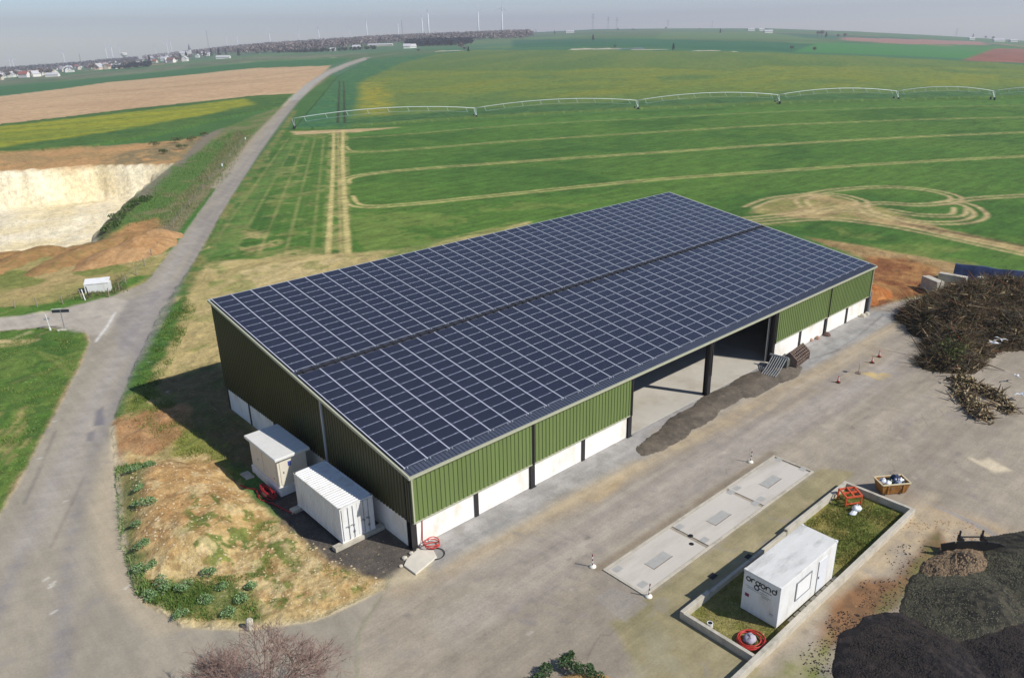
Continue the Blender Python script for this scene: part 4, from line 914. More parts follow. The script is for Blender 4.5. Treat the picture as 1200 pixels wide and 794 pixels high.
# ------------------------------------------------------------------ heaps
def heap(name, domes, step, cols, label, cat='heap', rough=.25, ns=1.2, mt=None, seed=1, clip=.02):
    """loose material: height = smooth union of domes (cx, cy, rx, ry, h, rot) plus noise"""
    D = np.array([d[:6] for d in domes]); R_ = np.maximum(D[:, 2], D[:, 3])*1.25
    x0, x1 = (D[:, 0]-R_).min(), (D[:, 0]+R_).max(); y0, y1 = (D[:, 1]-R_).min(), (D[:, 1]+R_).max()
    xs = np.arange(x0, x1, step); ys = np.arange(y0, y1, step); X, Y = np.meshgrid(xs, ys, indexing='ij')
    def hz(X, Y):
        Z = np.zeros(X.shape)
        for cx, cy, rx, ry, h, rt in D:
            c, s = math.cos(rt), math.sin(rt); u = ((X-cx)*c+(Y-cy)*s)/rx; v = (-(X-cx)*s+(Y-cy)*c)/ry
            wob = 1+.35*(fbm(X, Y, min(rx, ry)*.9, seed+9)-.5); r = np.hypot(u, v)*wob
            z = h*np.clip(1-r, -1, 1); z = np.where(z > 0, z*(1.25-.25*np.clip(1-r, 0, 1)), z); Z = np.maximum(Z, z)
        nz = (fbm(X, Y, ns, seed, 5)-.5)*2*rough
        return np.where(Z > .01, np.maximum(Z+nz*np.clip(Z/.5, 0.1, 1), .0), 0)
    Z = hz(X, Y); n0, n1 = X.shape; idx = np.arange(n0*n1).reshape(n0, n1)
    F = np.stack([idx[:-1, :-1], idx[1:, :-1], idx[1:, 1:], idx[:-1, 1:]], -1).reshape(-1, 4); keep = (Z.ravel()[F] > clip).any(1); F = F[keep]
    used, inv = np.unique(F, return_inverse=True); Xf, Yf, Zf = X.ravel()[used], Y.ravel()[used], Z.ravel()[used]
    base = hfun(Xf, Yf); 
    t = fade((fbm(Xf, Yf, 1.8, seed+3)-.3)/.4)[:, None]; t2 = fade((fbm(Xf, Yf, .35, seed+4)-.45)/.25)[:, None]
    c = lin(cols[0])*(1-t)+lin(cols[1])*t; c = c*(1-t2*.5)+lin(cols[2])*t2*.5
    o = fobj(name, np.stack([Xf, Yf, base+np.where(Zf < clip, -.05, Zf)], 1), inv.reshape(-1, 4), mt or M_HEAP, cols=c, smooth=True)
    return tag(o, label, cat), hz
heap('sand_heap', [(x, y, rx, ry, h, 0.02) for x, y, rx, ry, h in ((23, -2.3, 3.8, 1.25, .2), (27.5, -1.7, 4.6, 1.45, .27), (32.5, -1.3, 4.6, 1.5, .3), (37.5, -1.6, 4.4, 1.8, .32), (41, -2.1, 3.2, 1.7, .3))], .12,
     [(122, 112, 100), (108, 100, 90), (138, 126, 108)], 'long low heap of dark sand along the open bays of the shed', rough=.1, ns=.6)
heap('wood_chip_heap', [(66.5, 4.2, 3.2, 4.2, 1.6, 0), (67.5, 9, 3.2, 4, 1.3, 0), (70, 2.5, 3.2, 2.6, 1.2, 0)], .2, [(178, 112, 62), (196, 134, 80), (140, 84, 50)], 'orange wood chip heap beside the right end of the shed', rough=.3, ns=.6)
heap('bark_heap', [(70.5, 13.5, 4.5, 4.5, 1.3, 0), (74, 18, 4.5, 5, 1.1, .3)], .25, [(136, 82, 52), (118, 70, 46), (164, 118, 82)], 'reddish brown bark heap behind the shed corner beyond the orange wood chips', rough=.35, ns=.6)
def sticks(name, n, samp, lmin, lmax, r0, cols, mt, parent=None, lift=.5, sag=.15, endcol=None):
    """n tapered bent sticks; samp(n) gives base points (n,3) and main directions (n,3)"""
    P, Dr = samp(n); Ln = rng.uniform(lmin, lmax, n); Dr = Dr/np.linalg.norm(Dr, axis=1)[:, None]
    bend = rng.normal(size=(n, 3))*.25; K = 4; V = []; rad = r0*rng.uniform(.4, 1.6, n)
    a = np.cross(Dr, rng.normal(size=(n, 3))); a /= np.linalg.norm(a, axis=1)[:, None]; b = np.cross(Dr, a)
    for k in range(K):
        t = k/(K-1); c = P+Dr*(Ln*(t-.3))[:, None]+bend*(Ln*t*t)[:, None]*sag*3; r = rad*(1-.8*t)
        for q in range(3):
            an = 2.094*q; V.append(c+(a*math.cos(an)+b*math.sin(an))*r[:, None])
    V = np.stack(V, 1).reshape(-1, 3); F = []
    for k in range(K-1):
        for q in range(3): q2 = (q+1) % 3; F.append((k*3+q, k*3+q2, (k+1)*3+q2, (k+1)*3+q))
    F = (np.array(F)[None]+(np.arange(n)*12)[:, None, None]).reshape(-1, 4)
    cc = np.array([lin(c_) for c_ in cols])[rng.integers(0, len(cols), n)]*rng.uniform(.6, 1.35, (n, 1)); cc = np.repeat(cc, 12, 0)
    if endcol is not None: e = cc.reshape(n, 12, 3); e[:, :3] = lin(endcol)
    return fobj(name, V, F, mt, parent, cols=cc)
# brush pile: dark core heap + branches
bd = [(70, -8.2, 8.0, 5.2, 3.7, -.2), (77, -10, 8, 6, 2.9, 0), (64, -9, 4.6, 4.2, 3.0, 0), (54.8, -12.4, 3.6, 2.3, 1.7, -.5), (59, -11.5, 3.6, 3, 1.9, -.5), (67, -13.5, 5.5, 3.6, 2.6, 0), (73, -17, 7, 4, 2.4, 0), (65.6, -5.2, 3.4, 2.3, 1.6, 0)]
bp, bh = heap('brush_pile', bd, .35, [(66, 56, 42), (82, 70, 50), (54, 52, 36)], 'huge tangled pile of cut branches and brushwood at the right edge of the yard', 'brush pile', rough=.7, ns=1.1, seed=5)
def samp_pile(hz, domes, outw=.6, up=.25):
    def f(n):
        D = np.array(domes); w_ = D[:, 2]*D[:, 3]; k = rng.choice(len(D), n, p=w_/w_.sum()); an = rng.uniform(0, 6.283, n); rr = np.sqrt(rng.uniform(0, 1, n))*.97
        u = np.cos(an)*rr*D[k, 2]; v = np.sin(an)*rr*D[k, 3]; c, s = np.cos(D[k, 5]), np.sin(D[k, 5])
        X = D[k, 0]+u*c-v*s; Y = D[k, 1]+u*s+v*c; Z = hz(X, Y)
        d = rng.normal(size=(n, 3)); d[:, 2] = d[:, 2]*.35+up; d[:, 0] += np.cos(an)*outw; d[:, 1] += np.sin(an)*outw
        return np.stack([X, Y, Z+rng.uniform(-.1, .25, n)], 1), d
    return f
BR = [(112, 104, 90), (140, 130, 112), (96, 80, 62), (122, 102, 76), (72, 60, 46), (150, 128, 94), (84, 70, 56), (76, 76, 48), (110, 80, 58)]
sticks('branches', 19000, samp_pile(bh, bd, .4, .12), .5, 2.1, .034, BR, M_STICK, bp)
sticks('thick_branches', 420, samp_pile(bh, bd, .3, .05), 1.4, 3.2, .09, [(120, 100, 76), (150, 132, 104), (90, 72, 56), (110, 70, 50)], M_STICK, bp, endcol=(196, 172, 128))
P_, D_ = samp_pile(bh, bd)(16000)
V, F, c = leafball(P_[:3200], .5, 9, .08, [(70, 72, 40), (92, 84, 50), (56, 62, 34), (104, 92, 60), (120, 96, 60)])
fobj('dead_leaves', V, F, M_LEAF, bp, cols=c)
gl = [(55.5, -12.2, 3, 1.8, 1.3, -.5)]
V, F, c = leafball(np.array([(55.3+rng.uniform(-2.6, 2.6), -12.3+rng.uniform(-1.4, 1.4), 1.2+rng.uniform(-.6, .7)) for _ in range(46)]), .6, 34, .09, [(84, 98, 50), (104, 108, 62), (68, 80, 42)])
fobj('green_foliage', V, F, M_LEAF, bp, cols=c)
# cut logs lying in two rows
def logrow(label, pix, n, wd_):
    P = curve([tuple(at(u, v))[:2] for u, v in pix], 8)
    def f(n):
        t = rng.uniform(0, len(P)-1.01, n); i = t.astype(int); fr = (t-i)[:, None]; q = P[i]*(1-fr)+P[i+1]*fr; T = P[i+1]-P[i]
        off = rng.normal(size=(n, 2))*wd_*.4; z = np.abs(rng.normal(size=n))*.25+.06; d = rng.normal(size=(n, 3))*.7; d[:, :2] += T*rng.choice([-1, 1], (n, 1))*.5; d[:, 2] *= .4
        return np.column_stack([q+off, z]), d
    o = sticks('log_row', n, f, .5, 1.3, .085, [(110, 92, 70), (90, 76, 58), (136, 116, 88), (70, 62, 42)], M_STICK, endcol=(206, 186, 146)); tag(o, label, 'log pile')
    V, F, c = leafball(f(n//4)[0], .35, 8, .07, [(100, 94, 54), (84, 86, 50), (138, 114, 76)]); fobj('leafy_twigs', V, F, M_LEAF, o, cols=c)
logrow('row of short cut logs trailing from the brush pile, the one nearer the building', [(1125, 444), (1128, 462), (1140, 478), (1152, 490)], 360, 1.1)
logrow('row of short cut logs trailing from the brush pile, the one nearer the picture edge', [(1128, 448), (1145, 456), (1165, 466), (1182, 484)], 330, .95)
# black compost heaps
ch = [(12.2, -27.4, 5.2, 5.0, 1.7, .2), (15.5, -30.5, 6.5, 5, 2.0, .1), (9.5, -29.5, 5, 5, 1.5, 0)]
_, chz = heap('compost_heap', ch, .08, [(54, 51, 52), (42, 41, 43), (90, 80, 76)], 'large black compost heap in the bottom right corner, nearest the camera', rough=.12, ns=.7, seed=12)
_, chz2 = heap('compost_heap', [(18.8, -27.0, 5.6, 3.9, 1.5, .1), (25, -29.5, 7, 5, 1.8, 0)], .12, [(70, 69, 61), (52, 51, 48), (108, 102, 84)], 'dark mossy compost heap behind the black one, with a lighter top', rough=.12, ns=.8, seed=22)
_, chz3 = heap('compost_heap', [(22.6, -24.6, 3.0, 1.6, 1.2, -.15)], .09, [(120, 102, 80), (52, 46, 44), (150, 134, 112)], 'small dark heap with woody scraps beside the black grading blade', rough=.2, ns=.6, seed=32)
def rubble(name, label, cat, C, R_, n, s0, s1, mt):
    m_ = MB()
    for i in range(n):
        a = random.random()*6.28; r = R_*math.sqrt(random.random()); s = random.uniform(s0, s1); x, y = C[0]+r*math.cos(a), C[1]+r*math.sin(a)
        vs = [Vector((x, y, s*.2))+Vector(v)*s*random.uniform(.6, 1) for v in [(-.5, -.4, -.3), (.5, -.5, -.3), (.45, .5, -.3), (-.5, .45, -.3), (-.3, -.3, .4), (.35, -.3, .45), (.3, .35, .35), (-.35, .3, .4)]]
        m_.add(vs, [(0, 3, 2, 1), (4, 5, 6, 7), (0, 1, 5, 4), (1, 2, 6, 5), (2, 3, 7, 6), (3, 0, 4, 7)])
    return tag(m_.obj(name, mt), label, cat, kind='stuff')
clod = mat('compost_clod', (56, 49, 45), .95, var=.3, scale=6)
for c_, R_, n in (((13.2, -22.6), 1.5, 260), ((10.2, -22.9), 1.6, 160), ((17, -23.2), 2.2, 200), ((21.5, -22.8), 2, 120), ((9, -24), 2, 120)):
    rubble('loose_clods', 'dark clods scattered at the foot of the compost heaps', 'clods', c_, R_, n*2, .02, .09, clod)
def crumbs(hz, C, R_, n, s0, s1, mt, label):
    X = C[0]+R_[0]*np.sqrt(rng.uniform(0, 1, n))*np.cos(A_ := rng.uniform(0, 6.28, n)); Y = C[1]+R_[1]*np.sqrt(rng.uniform(0, 1, n))*np.sin(A_); Z = hz(X, Y); X, Y, Z = X[Z > .1], Y[Z > .1], Z[Z > .1]; n = len(X)
    base = np.array([(-.5, -.4, -.3), (.5, -.5, -.3), (.45, .5, -.3), (-.5, .45, -.3), (0, 0, .45)]); V = (base[None]*rng.uniform(.6, 1.3, (n, 5, 3)))*(rng.uniform(s0, s1, (n, 1, 1)))+np.stack([X, Y, Z], 1)[:, None]
    F = (np.array([(0, 1, 4), (1, 2, 4), (2, 3, 4), (3, 0, 4)])[None]+(np.arange(n)*5)[:, None, None]).reshape(-1, 3)
    return tag(fobj('loose_crumbs', V.reshape(-1, 3), F, mt), label, 'clods', kind='stuff')
crumbs(chz, (12.5, -28.5), (7, 5.5), 24000, .03, .12, clod, 'dark crumbs and clods covering the black compost heap')
crumbs(chz2, (19, -27), (6.5, 4.8), 14000, .03, .11, mat('mossy_clod', (92, 90, 72), .95, var=.4, scale=5), 'brownish crumbs and clods covering the mossy compost heap')
crumbs(chz3, (22.6, -24.6), (3.3, 2), 5000, .03, .16, mat('wood_scrap', (132, 112, 88), .95, var=.5, scale=7), 'woody scraps and clods covering the small heap by the blade')
# grading blade on the small heap
p = at(1150, 634, 1.0); bl = empty('grading_blade', (24.7, -24.7, .62), math.radians(-42), 'black curved steel grading blade with mounting arms lying on the small dark heap', 'blade')
m_ = MB(); pts = [(-2.1, .1, -.05), (-1.3, 0, .18), (-.4, -.02, .22), (.5, 0, .15), (1.3, .06, -.05), (1.9, .1, -.35)]
for a, b in zip(pts[:-1], pts[1:]): m_.beam(a, b, .08, .62)
m_.obj('blade_plate', M_BLACK, bl)
for x in (-.9, .5): MB().box(x-.06, x+.06, 0, .55, .2, .62).obj('mounting_arm', M_BLACK, bl); MB().box(x-.04, x+.04, .4, .5, .6, .95).obj('pin', M_BLACK, bl)
MB().tube([(-1.0, .4, .55), (.7, .4, .5)], .05, 8).obj('cross_tube', M_BLACK, bl)
# concrete leftovers at the shed corner
t = empty('concrete_spill', (-.6, -1.2, 0), .2, 'pale concrete slab with hardened spill lying at the near corner of the shed', 'concrete')
MB().poly([(-1.1, -.9), (.9, -.85), (1.3, -.2), (.7, .7), (-.3, .6), (-.9, .3)], 0, .13).obj('slab', mat('pale_concrete', (214, 206, 190), .9, var=.08, scale=2), t, bevel=.04)
for x, y, s in ((-.3, .8, .2), (.3, .8, .17), (.8, .7, .13), (-1.0, .45, .14)): MB().lathe([(s, 0), (s*.9, s*.5), (s*.4, s*.8)], 7, (x, y, .02)).obj('lump', M_STONE, t)
loops('hose_coil', 'coil of bright red hose standing against the near corner column', 'hose', M_RED, (.9, -.75, 0), 3, .45, .5, .035, z=.08, e=(1.1, .8), lift=.18)
loops('black_hose', 'loop of black hose on the gravel beside the red coil', 'hose', M_BLACK, (.6, -1.5, 0), 1, .55, .6, .03)
for (u, v, s) in ((954, 394, .35), (958, 397, .28), (950, 399, .25)):
    p = at(u, v); o = MB().lathe([(s, 0), (s*.95, s*.5), (s*.5, s*1.1), (s*.15, s*1.3)], 8, p).obj('rubble_lump', mat('brick_rubble', (176, 142, 124), .9, var=.25), smooth=False); tag(o, 'pinkish rubble lump at the foot of the white shed wall', 'rubble', 'rubble lumps at the wall foot')
for (u, v, s) in ((969, 393, .42), (1011, 371, .4), (1016, 368, .3)):
    p = at(u, v); o = MB().lathe([(s, 0), (s*.8, s*.5), (s*.4, s*.9)], 8, p).obj('column_rubble', M_STONE if u > 1000 else mat('dark_rubble', (110, 84, 76), .9, var=.3)); tag(o, 'heap of rubble at the corner column foot' if u > 1000 else 'dark rubble block at the foot of a shed column', 'rubble', 'rubble at column feet')
# lattice bucket and drum in front of the shed
bk = empty('screening_bucket', (44.6, -1.75, 0), .12, 'rusty lattice screening bucket standing in front of the white shed wall', 'bucket')
bk.scale = (.9, .85, .82)
m_ = MB()
for i in range(9):
    x = -1.7+i*.42; m_.beam((x, -.75, .05), (x, -.8, .95), .07, .07).beam((x, -.8, .95), (x, .1, 1.75), .07, .07)
for y, z in ((-.78, .55), (-.8, .95), (-.55, 1.18), (-.3, 1.4), (-.05, 1.6), (.1, 1.75)): m_.beam((-1.75, y, z), (1.75, y, z), .07, .07)
m_.obj('lattice_screen', M_RUST, bk)
for x in (-1.8, 1.72): MB().add([(x, -.85, 0), (x, .7, 0), (x, .6, 1.3), (x, .12, 1.85), (x, -.85, 1.0), (x+.08, -.85, 0), (x+.08, .7, 0), (x+.08, .6, 1.3), (x+.08, .12, 1.85), (x+.08, -.85, 1.0)], [(0, 1, 2, 3, 4), (9, 8, 7, 6, 5), (0, 5, 6, 1), (1, 6, 7, 2), (2, 7, 8, 3), (3, 8, 9, 4), (4, 9, 5, 0)]).obj('side_plate', M_RUST, bk)
MB().add([(-1.72, .7, 0), (1.72, .7, 0), (1.72, .6, 1.3), (-1.72, .6, 1.3)], [(0, 1, 2, 3)]).add([(-1.72, -.8, .03), (1.72, -.8, .03), (1.72, .7, .03), (-1.72, .7, .03)], [(0, 1, 2, 3)]).obj('back_plate', M_RUST, bk)
dk_ = empty('steel_grapple', (41.3, -1.4, .25), .15, 'grey steel grapple bucket lying half in the dark sand heap', 'bucket')
m_ = MB()
for i in range(7): y = -.75+i*.22; m_.tube([(-1.9, y, -.05), (-1.0, y, .1), (0, y, .6), (.7, y, .95)], .05, 6)
m_.obj('tines', M_GREY, dk_); MB().tube([(.75, -.9, .95), (.75, .9, .95)], .12, 10).obj('cross_tube', M_GREY, dk_)
MB().poly([(.6, -.9), (1.35, -.9), (1.35, .8), (.6, .8)], 0, .8).obj('body', mat('dull_green', (96, 100, 92), .6, var=.15), dk_, bevel=.08)

# ------------------------------------------------------------------ things on the grass plot and the skip
t = empty('steel_trestle', (24.9, -16.7, 0), -.55, 'orange steel machine frame with open bars standing in the corner of the grass plot', 'steel frame')
m_ = MB()
for x in (-.9, -.1, .7): m_.beam((x, -.65, 1.05), (x, .65, 1.25), .14, .14)
for y in (-.65, 0, .65): m_.beam((-.95, y, 1.1+.1*(y)), (.75, y, 1.1+.1*y), .14, .14)
m_.obj('top_frame', M_ORANGE, t)
for x, y in ((-.9, -.65), (.7, -.65), (-.9, .65), (.7, .65)): MB().beam((x, y, 0), (x, y, 1.1), .12, .12).obj('leg', M_ORANGE, t)
MB().beam((-.9, -.65, .3), (.7, -.65, .3), .1, .1).obj('cross_bar', M_ORANGE, t)
def bag(name, c, s, mt, label, cat='bag', seed=0, parent=None):
    n = 14; vs = []; fs = []
    for i in range(7):
        ph = math.pi*i/6
        for k in range(n):
            a = 2*math.pi*k/n; r = 1+.25*float(vnoise(np.array([math.cos(a)*2+seed]), np.array([math.sin(a)*2+i*.8]), .8, seed)[0]-.5)*2
            vs.append((c[0]+s[0]*r*math.sin(ph)*math.cos(a), c[1]+s[1]*r*math.sin(ph)*math.sin(a), c[2]+s[2]*(1-math.cos(ph))*.5*r))
    for i in range(6):
        for k in range(n): k2 = (k+1) % n; fs.append((i*n+k, i*n+k2, (i+1)*n+k2, (i+1)*n+k))
    o = MB().add(vs, fs).obj(name, mt, parent, smooth=True); return tag(o, label, cat) if label else o
bag('plastic_sack', (24.2, -17.5, 0), (.34, .3, .42), M_BAG, 'round white plastic sack next to the orange frame in the grass plot', seed=3)
bag('plastic_sack', (23.7, -17.5, 0), (.4, .22, .18), M_BAG, 'flat white plastic sack lying on the grass by the orange frame', seed=5)
loops('hose_coil', 'coil of red hose lying on the yellow grass inside the wall corner', 'hose', M_RED, (8.35, -19.2, 0), 7, .6, .72, .032, lift=.03)
bag('grey_bundle', (8.35, -19.15, 0), (.38, .35, .35), mat('grey_cloth', (176, 168, 180), .7, var=.2), 'grey bundle lying inside the red hose coil', 'bundle', 8)
o = MB().lathe([(.17, 0), (.17, .28), (.13, .28), (.13, .12)], 16, (7.75, -17.05, 0)).obj('pipe_stub', M_WHITE, smooth=False); tag(o, 'short upright white pipe stub in the grass plot corner', 'pipe')
MB().tube([(7.75, -17.05, .26), (7.75, -17.05, .262)], .13, 14).obj('pipe_opening', M_BLACK, o)
sp = empty('rubbish_skip', (28.3, -18.0, 0), -.62, 'rusty yellow skip with a pale rim filled with rubbish beside the grass plot', 'skip')
m_ = MB(); A = [(-1.5, -.75), (1.5, -.75), (1.5, .75), (-1.5, .75)]; Bq = [(-1.85, -.95), (1.85, -.95), (1.85, .95), (-1.85, .95)]
vs = [(x, y, .1) for x, y in A]+[(x, y, 1.2) for x, y in Bq]+[(x*.96, y*.93, 1.2) for x, y in Bq]+[(x*.94, y*.9, .2) for x, y in A]
fs = [(3, 2, 1, 0), (12, 13, 14, 15)]+[(k, (k+1) % 4, 4+(k+1) % 4, 4+k) for k in range(4)]+[(4+k, 4+(k+1) % 4, 8+(k+1) % 4, 8+k) for k in range(4)]+[(8+k, 8+(k+1) % 4, 12+(k+1) % 4, 12+k) for k in range(4)]
m_.add(vs, fs).obj('body', M_YEL, sp)
m_ = MB()
for k in range(4): a, b = Bq[k], Bq[(k+1) % 4]; m_.beam((a[0], a[1], 1.22), (b[0], b[1], 1.22), .14, .1)
m_.obj('rim', mat('rim_cream', (222, 206, 168), .6, var=.1), sp)
sp.scale = (.56, .6, .72)
for x in (-1.0, 1.0): MB().box(x-.08, x+.08, -.98, -.8, .2, 1.1).obj('rib', M_YEL, sp)
for x in (-.6, .6): MB().tube([(x, -1.02, .8), (x, -.85, .8)], .06, 8).obj('lifting_lug', M_GREY, sp)
ca, sa = math.cos(-.62), math.sin(-.62)
for i, (x, y, s, mt_, lb) in enumerate(((-1.2, .1, .45, M_BAG, 'white rubbish bag at the left end of the skip'), (-.75, -.3, .38, M_BAG, 'white rubbish bag at the front left of the skip'), (-.1, .2, .42, mat('dark_green_bag', (52, 66, 54), .35, var=.2), 'dark green rubbish bag in the middle of the skip'),
     (.45, .15, .55, M_BLUE, 'dark blue rubbish bag standing highest in the skip'), (.55, -.4, .38, mat('silver_bag', (150, 160, 176), .3, var=.3), 'silvery grey rubbish bag at the front of the skip'), (1.15, .1, .4, M_BAG, 'white rubbish bag at the right end of the skip'), (1.2, -.4, .3, M_BLACK, 'black rubbish bag in the right corner of the skip'))):
    x, y, s = x*.55, y*.55, s*.68
    bag('rubbish_bag', (28.3+x*ca-y*sa, -18+x*sa+y*ca, .5), (s, s*.9, s*1.7), mt_, lb, 'rubbish bag', i*3+1)
bpy.data.objects['steel_trestle'].scale = (.72, .72, .72)
# concrete blocks and tarpaulin clamp behind the brush pile
def blockwall(a, b, h, t, mt, name, label, cat='wall'):
    return tag(MB().beam((a[0], a[1], h/2), (b[0], b[1], h/2), t, h).obj(name, mt, bevel=.03), label, cat)
q = [at(u, v) for u, v in ((1082, 337), (1100, 345), (1098, 336), (1130, 342), (1170, 355), (1200, 362))]
blockwall((q[0].x, q[0].y), (q[1].x, q[1].y), 1.6, 1.0, M_CURB, 'concrete_block_wall', 'white concrete block wall end behind the brush pile, nearest the shed')
blockwall((q[2].x, q[2].y), (q[3].x, q[3].y), 1.9, .8, M_CURB, 'concrete_block_wall', 'long pale concrete block wall behind the top of the brush pile')
blockwall((q[3].x+1, q[3].y-1), (q[5].x, q[5].y), 2.0, .8, M_CURB, 'concrete_block_wall', 'pale concrete block wall running to the right edge beside the blue sheet')
M_TARP = mat('blue_tarp', (44, 54, 82), .35, var=.35, scale=2.2, streak=(1, 1, .3), bump=.6, bscale=3)
a = at(1117, 326); b = at(1260, 345)
n = 90; V = []; dv = (b-a).normalized(); nv = Vector((dv.y, -dv.x, 0)); nv = nv if nv.y < 0 else -nv; Lt = (b-a).length
for i in range(n+1):
    s = Lt*i/n
    for j, (o_, z) in enumerate(((-.6, 0), (-.3, 1.3), (.2, 2.1), (1.0, 2.2), (1.5, 1.5), (2.2, .5), (3.0, .05))):
        p = a+dv*s+nv*(o_+.08*math.sin(s*1.1+j)+.05*math.sin(s*3.3)); V.append((p.x, p.y, ground(p.x, p.y)+z*(1+.025*math.sin(s*1.7+j*1.3))))
F = [(i*7+j, (i+1)*7+j, (i+1)*7+j+1, i*7+j+1) for i in range(n) for j in range(6)]
o = MB().add(V, F).obj('tarpaulin_bank', M_TARP, smooth=True); tag(o, 'dark blue plastic sheet draped over a long bank behind the brush pile', 'tarpaulin')
# gulls
def gull():
    t = bpy.data.meshes.new('gull'); m_ = MB()
    m_.tube([(-.3, 0, .0), (-.18, 0, .02), (0, 0, .04), (.14, 0, .05), (.2, 0, .07), (.25, 0, .07), (.31, 0, .055)], [.015, .05, .085, .07, .05, .045, .008], 10)
    for s in (-1, 1):
        m_.add([(.1, s*.05, .07), (-.08, s*.05, .07), (.16, s*.4, .22), (0, s*.4, .21), (.02, s*.75, .16), (-.03, s*.72, .16), (.1, s*.05, .05), (-.08, s*.05, .06), (.16, s*.4, .2), (0, s*.4, .2)],
               [(0, 1, 3, 2), (2, 3, 5, 4), (6, 8, 9, 7), (8, 4, 5, 9), (0, 2, 8, 6), (1, 7, 9, 3)])
    m_.add([(-.28, -.03, .01), (-.28, .03, .01), (-.42, .09, .01), (-.42, -.09, .01), (-.3, 0, .03)], [(0, 3, 2, 1), (0, 4, 3), (4, 2, 3), (4, 1, 2)])
    return m_.mesh('gull', mat('gull_white', (238, 240, 244), .6), smooth=False)
gm = gull()
for u, v, z, sc, rz, rx, lb in ((1165, 402, 3.4, 1.4, 2.2, .5, 'white bird with raised wings flying in front of the brush pile'), (1173, 398, 3.6, .8, .6, .2, 'small white bird flying just right of the larger one over the brush pile'), (1192, 441, .6, .9, 1.4, .3, 'pale bird low over the yard near the brush pile at the right edge'), (1197, 462, .5, .9, 1.0, -.2, 'pale bird at the right edge, the lowest of the birds')):
    p = at(u, v, z); o = bpy.data.objects.new('bird', gm); o.location = p; o.scale = (sc, sc, sc); o.rotation_euler = (rx, 0, rz); link(o); tag(o, lb, 'bird', 'birds over the yard')
# ------------------------------------------------------------------ planting near the road and on the earth corner
gz = lambda X, Y: hfun(X, Y)
def gnear(x, y):      # height of the painted ground sheet nearest to a point
    k = np.argmin((GX-x)**2+(GY-y)**2); return float(GZ[k])
def bush(pos, r, n, size, cols, label, name='bush', group='weedy bushes on the earth corner', cat='bush', flat=.85, stem=True):
    p = Vector(pos); z = gnear(p.x, p.y)
    C = [(0, 0, r*.25)]+[(rng.uniform(-.55, .55)*r, rng.uniform(-.55, .55)*r, r*rng.uniform(.2, .5)) for _ in range(3)]
    V, F, c = leafball(np.array(C), [r*.8]+[r*.5]*3, n//4, size, cols, flat)
    t = empty(name, (p.x, p.y, z-.03), 0, label, cat, group)
    fobj('foliage', V, F, M_LEAF, t, cols=c)
    m_ = MB()
    for i in range(5): a = i*1.26; m_.tube([(0, 0, -.05), (math.cos(a)*r*.3, math.sin(a)*r*.3, r*.5)], [.03, .012], 4)
    m_.obj('stem', M_WOOD, t)
    return t
WC = [(132, 160, 108), (112, 144, 88), (158, 180, 136), (92, 124, 66)]
spots = [(160, 560, .62), (176, 551, .7), (166, 585, .6), (174, 604, .7), (163, 625, .65), (168, 648, .6), (164, 672, .65), (178, 668, .5), (190, 690, .75), (160, 600, .5), (218, 690, .8), (240, 706, .7), (262, 690, .75), (282, 706, .8), (270, 722, .55), (212, 722, .5), (246, 676, .55), (178, 700, .6), (296, 690, .5)]
WHERE = ['at the top of the row, beside the orange dirt patch', 'beside the orange dirt patch, the right one of the top pair', 'third from the top of the row by the road', 'in the upper middle of the row by the road', 'in the middle of the row by the road', 'in the lower middle of the row by the road', 'hugging the kerbside below the middle of the row', 'just right of the kerbside row near its lower end', 'at the foot of the row where the road bends', 'leaning over the road edge halfway down the row', 'left of centre in the bottom green patch', 'in the middle of the green patch near the road', 'at the upper side of the green patch', 'in the green patch beside the white stone', 'just left of the white marker stone', 'at the bottom edge of the green patch', 'small one above the green patch', 'at the lower left bend of the road edge', 'rightmost one of the green patch']
for (u, v, r), wh in zip(spots, WHERE):
    bush(at(u, v), r*random.uniform(.7, 1.1), 700, .05, WC, 'grey green weedy bush '+wh)
tuft_field('grass', W2([(134, 548), (180, 540), (182, 600), (170, 670), (180, 700), (158, 698), (140, 640)]), 7000, .34, .04, [(110, 142, 76), (130, 158, 96), (90, 120, 58), (150, 160, 106)], 'tall green weeds along the road edge of the bank', edge=.5)
tuft_field('grass', W2([(148, 640), (175, 680), (300, 672), (306, 728), (215, 728), (160, 698)]), 9000, .24, .03, [(92, 126, 54), (112, 144, 68), (78, 108, 46), (140, 154, 86)], 'green weeds and grass covering the bottom of the earth bank', zf=None)
tuft_field('grass', W2([(300, 600), (420, 668), (440, 690), (330, 715), (230, 640), (240, 590)]), 4500, .12, .025, [(112, 128, 60), (140, 142, 78), (176, 160, 104)], 'sparse grass tufts dotted over the sandy bank')
tuft_field('grass', W2([(215, 345), (196, 370), (150, 470), (140, 490), (160, 495), (200, 430), (232, 360)]), 9000, .26, .03, [(78, 112, 46), (98, 130, 58), (64, 96, 40), (140, 146, 80)], 'green verge grass between the road and the stubble')
tuft_field('grass', W2([(-60, 405), (60, 388), (104, 395), (95, 420), (30, 550), (-60, 700)]), 16000, .14, .03, [(92, 122, 50), (108, 132, 60), (76, 102, 44), (160, 156, 98)], 'mown green grass inside the road junction')
tuft_field('grass', W2([(145, 470), (178, 448), (240, 505), (300, 560), (230, 560), (160, 500)]), 5000, .2, .03, [(104, 124, 56), (126, 138, 66), (150, 144, 88)], 'patchy grass in front of the shaded gable')
o = MB().lathe([(.2, 0), (.2, .55), (.15, .62)], 9, (0, 0, 0)).obj('marker_stone', M_STONE, smooth=False); p = at(293, 737); o.location = (p.x, p.y, gnear(p.x, p.y)-.03); o.rotation_euler = (0, .1, 0); tag(o, 'small white marker stone at the edge of the road bend', 'stone')
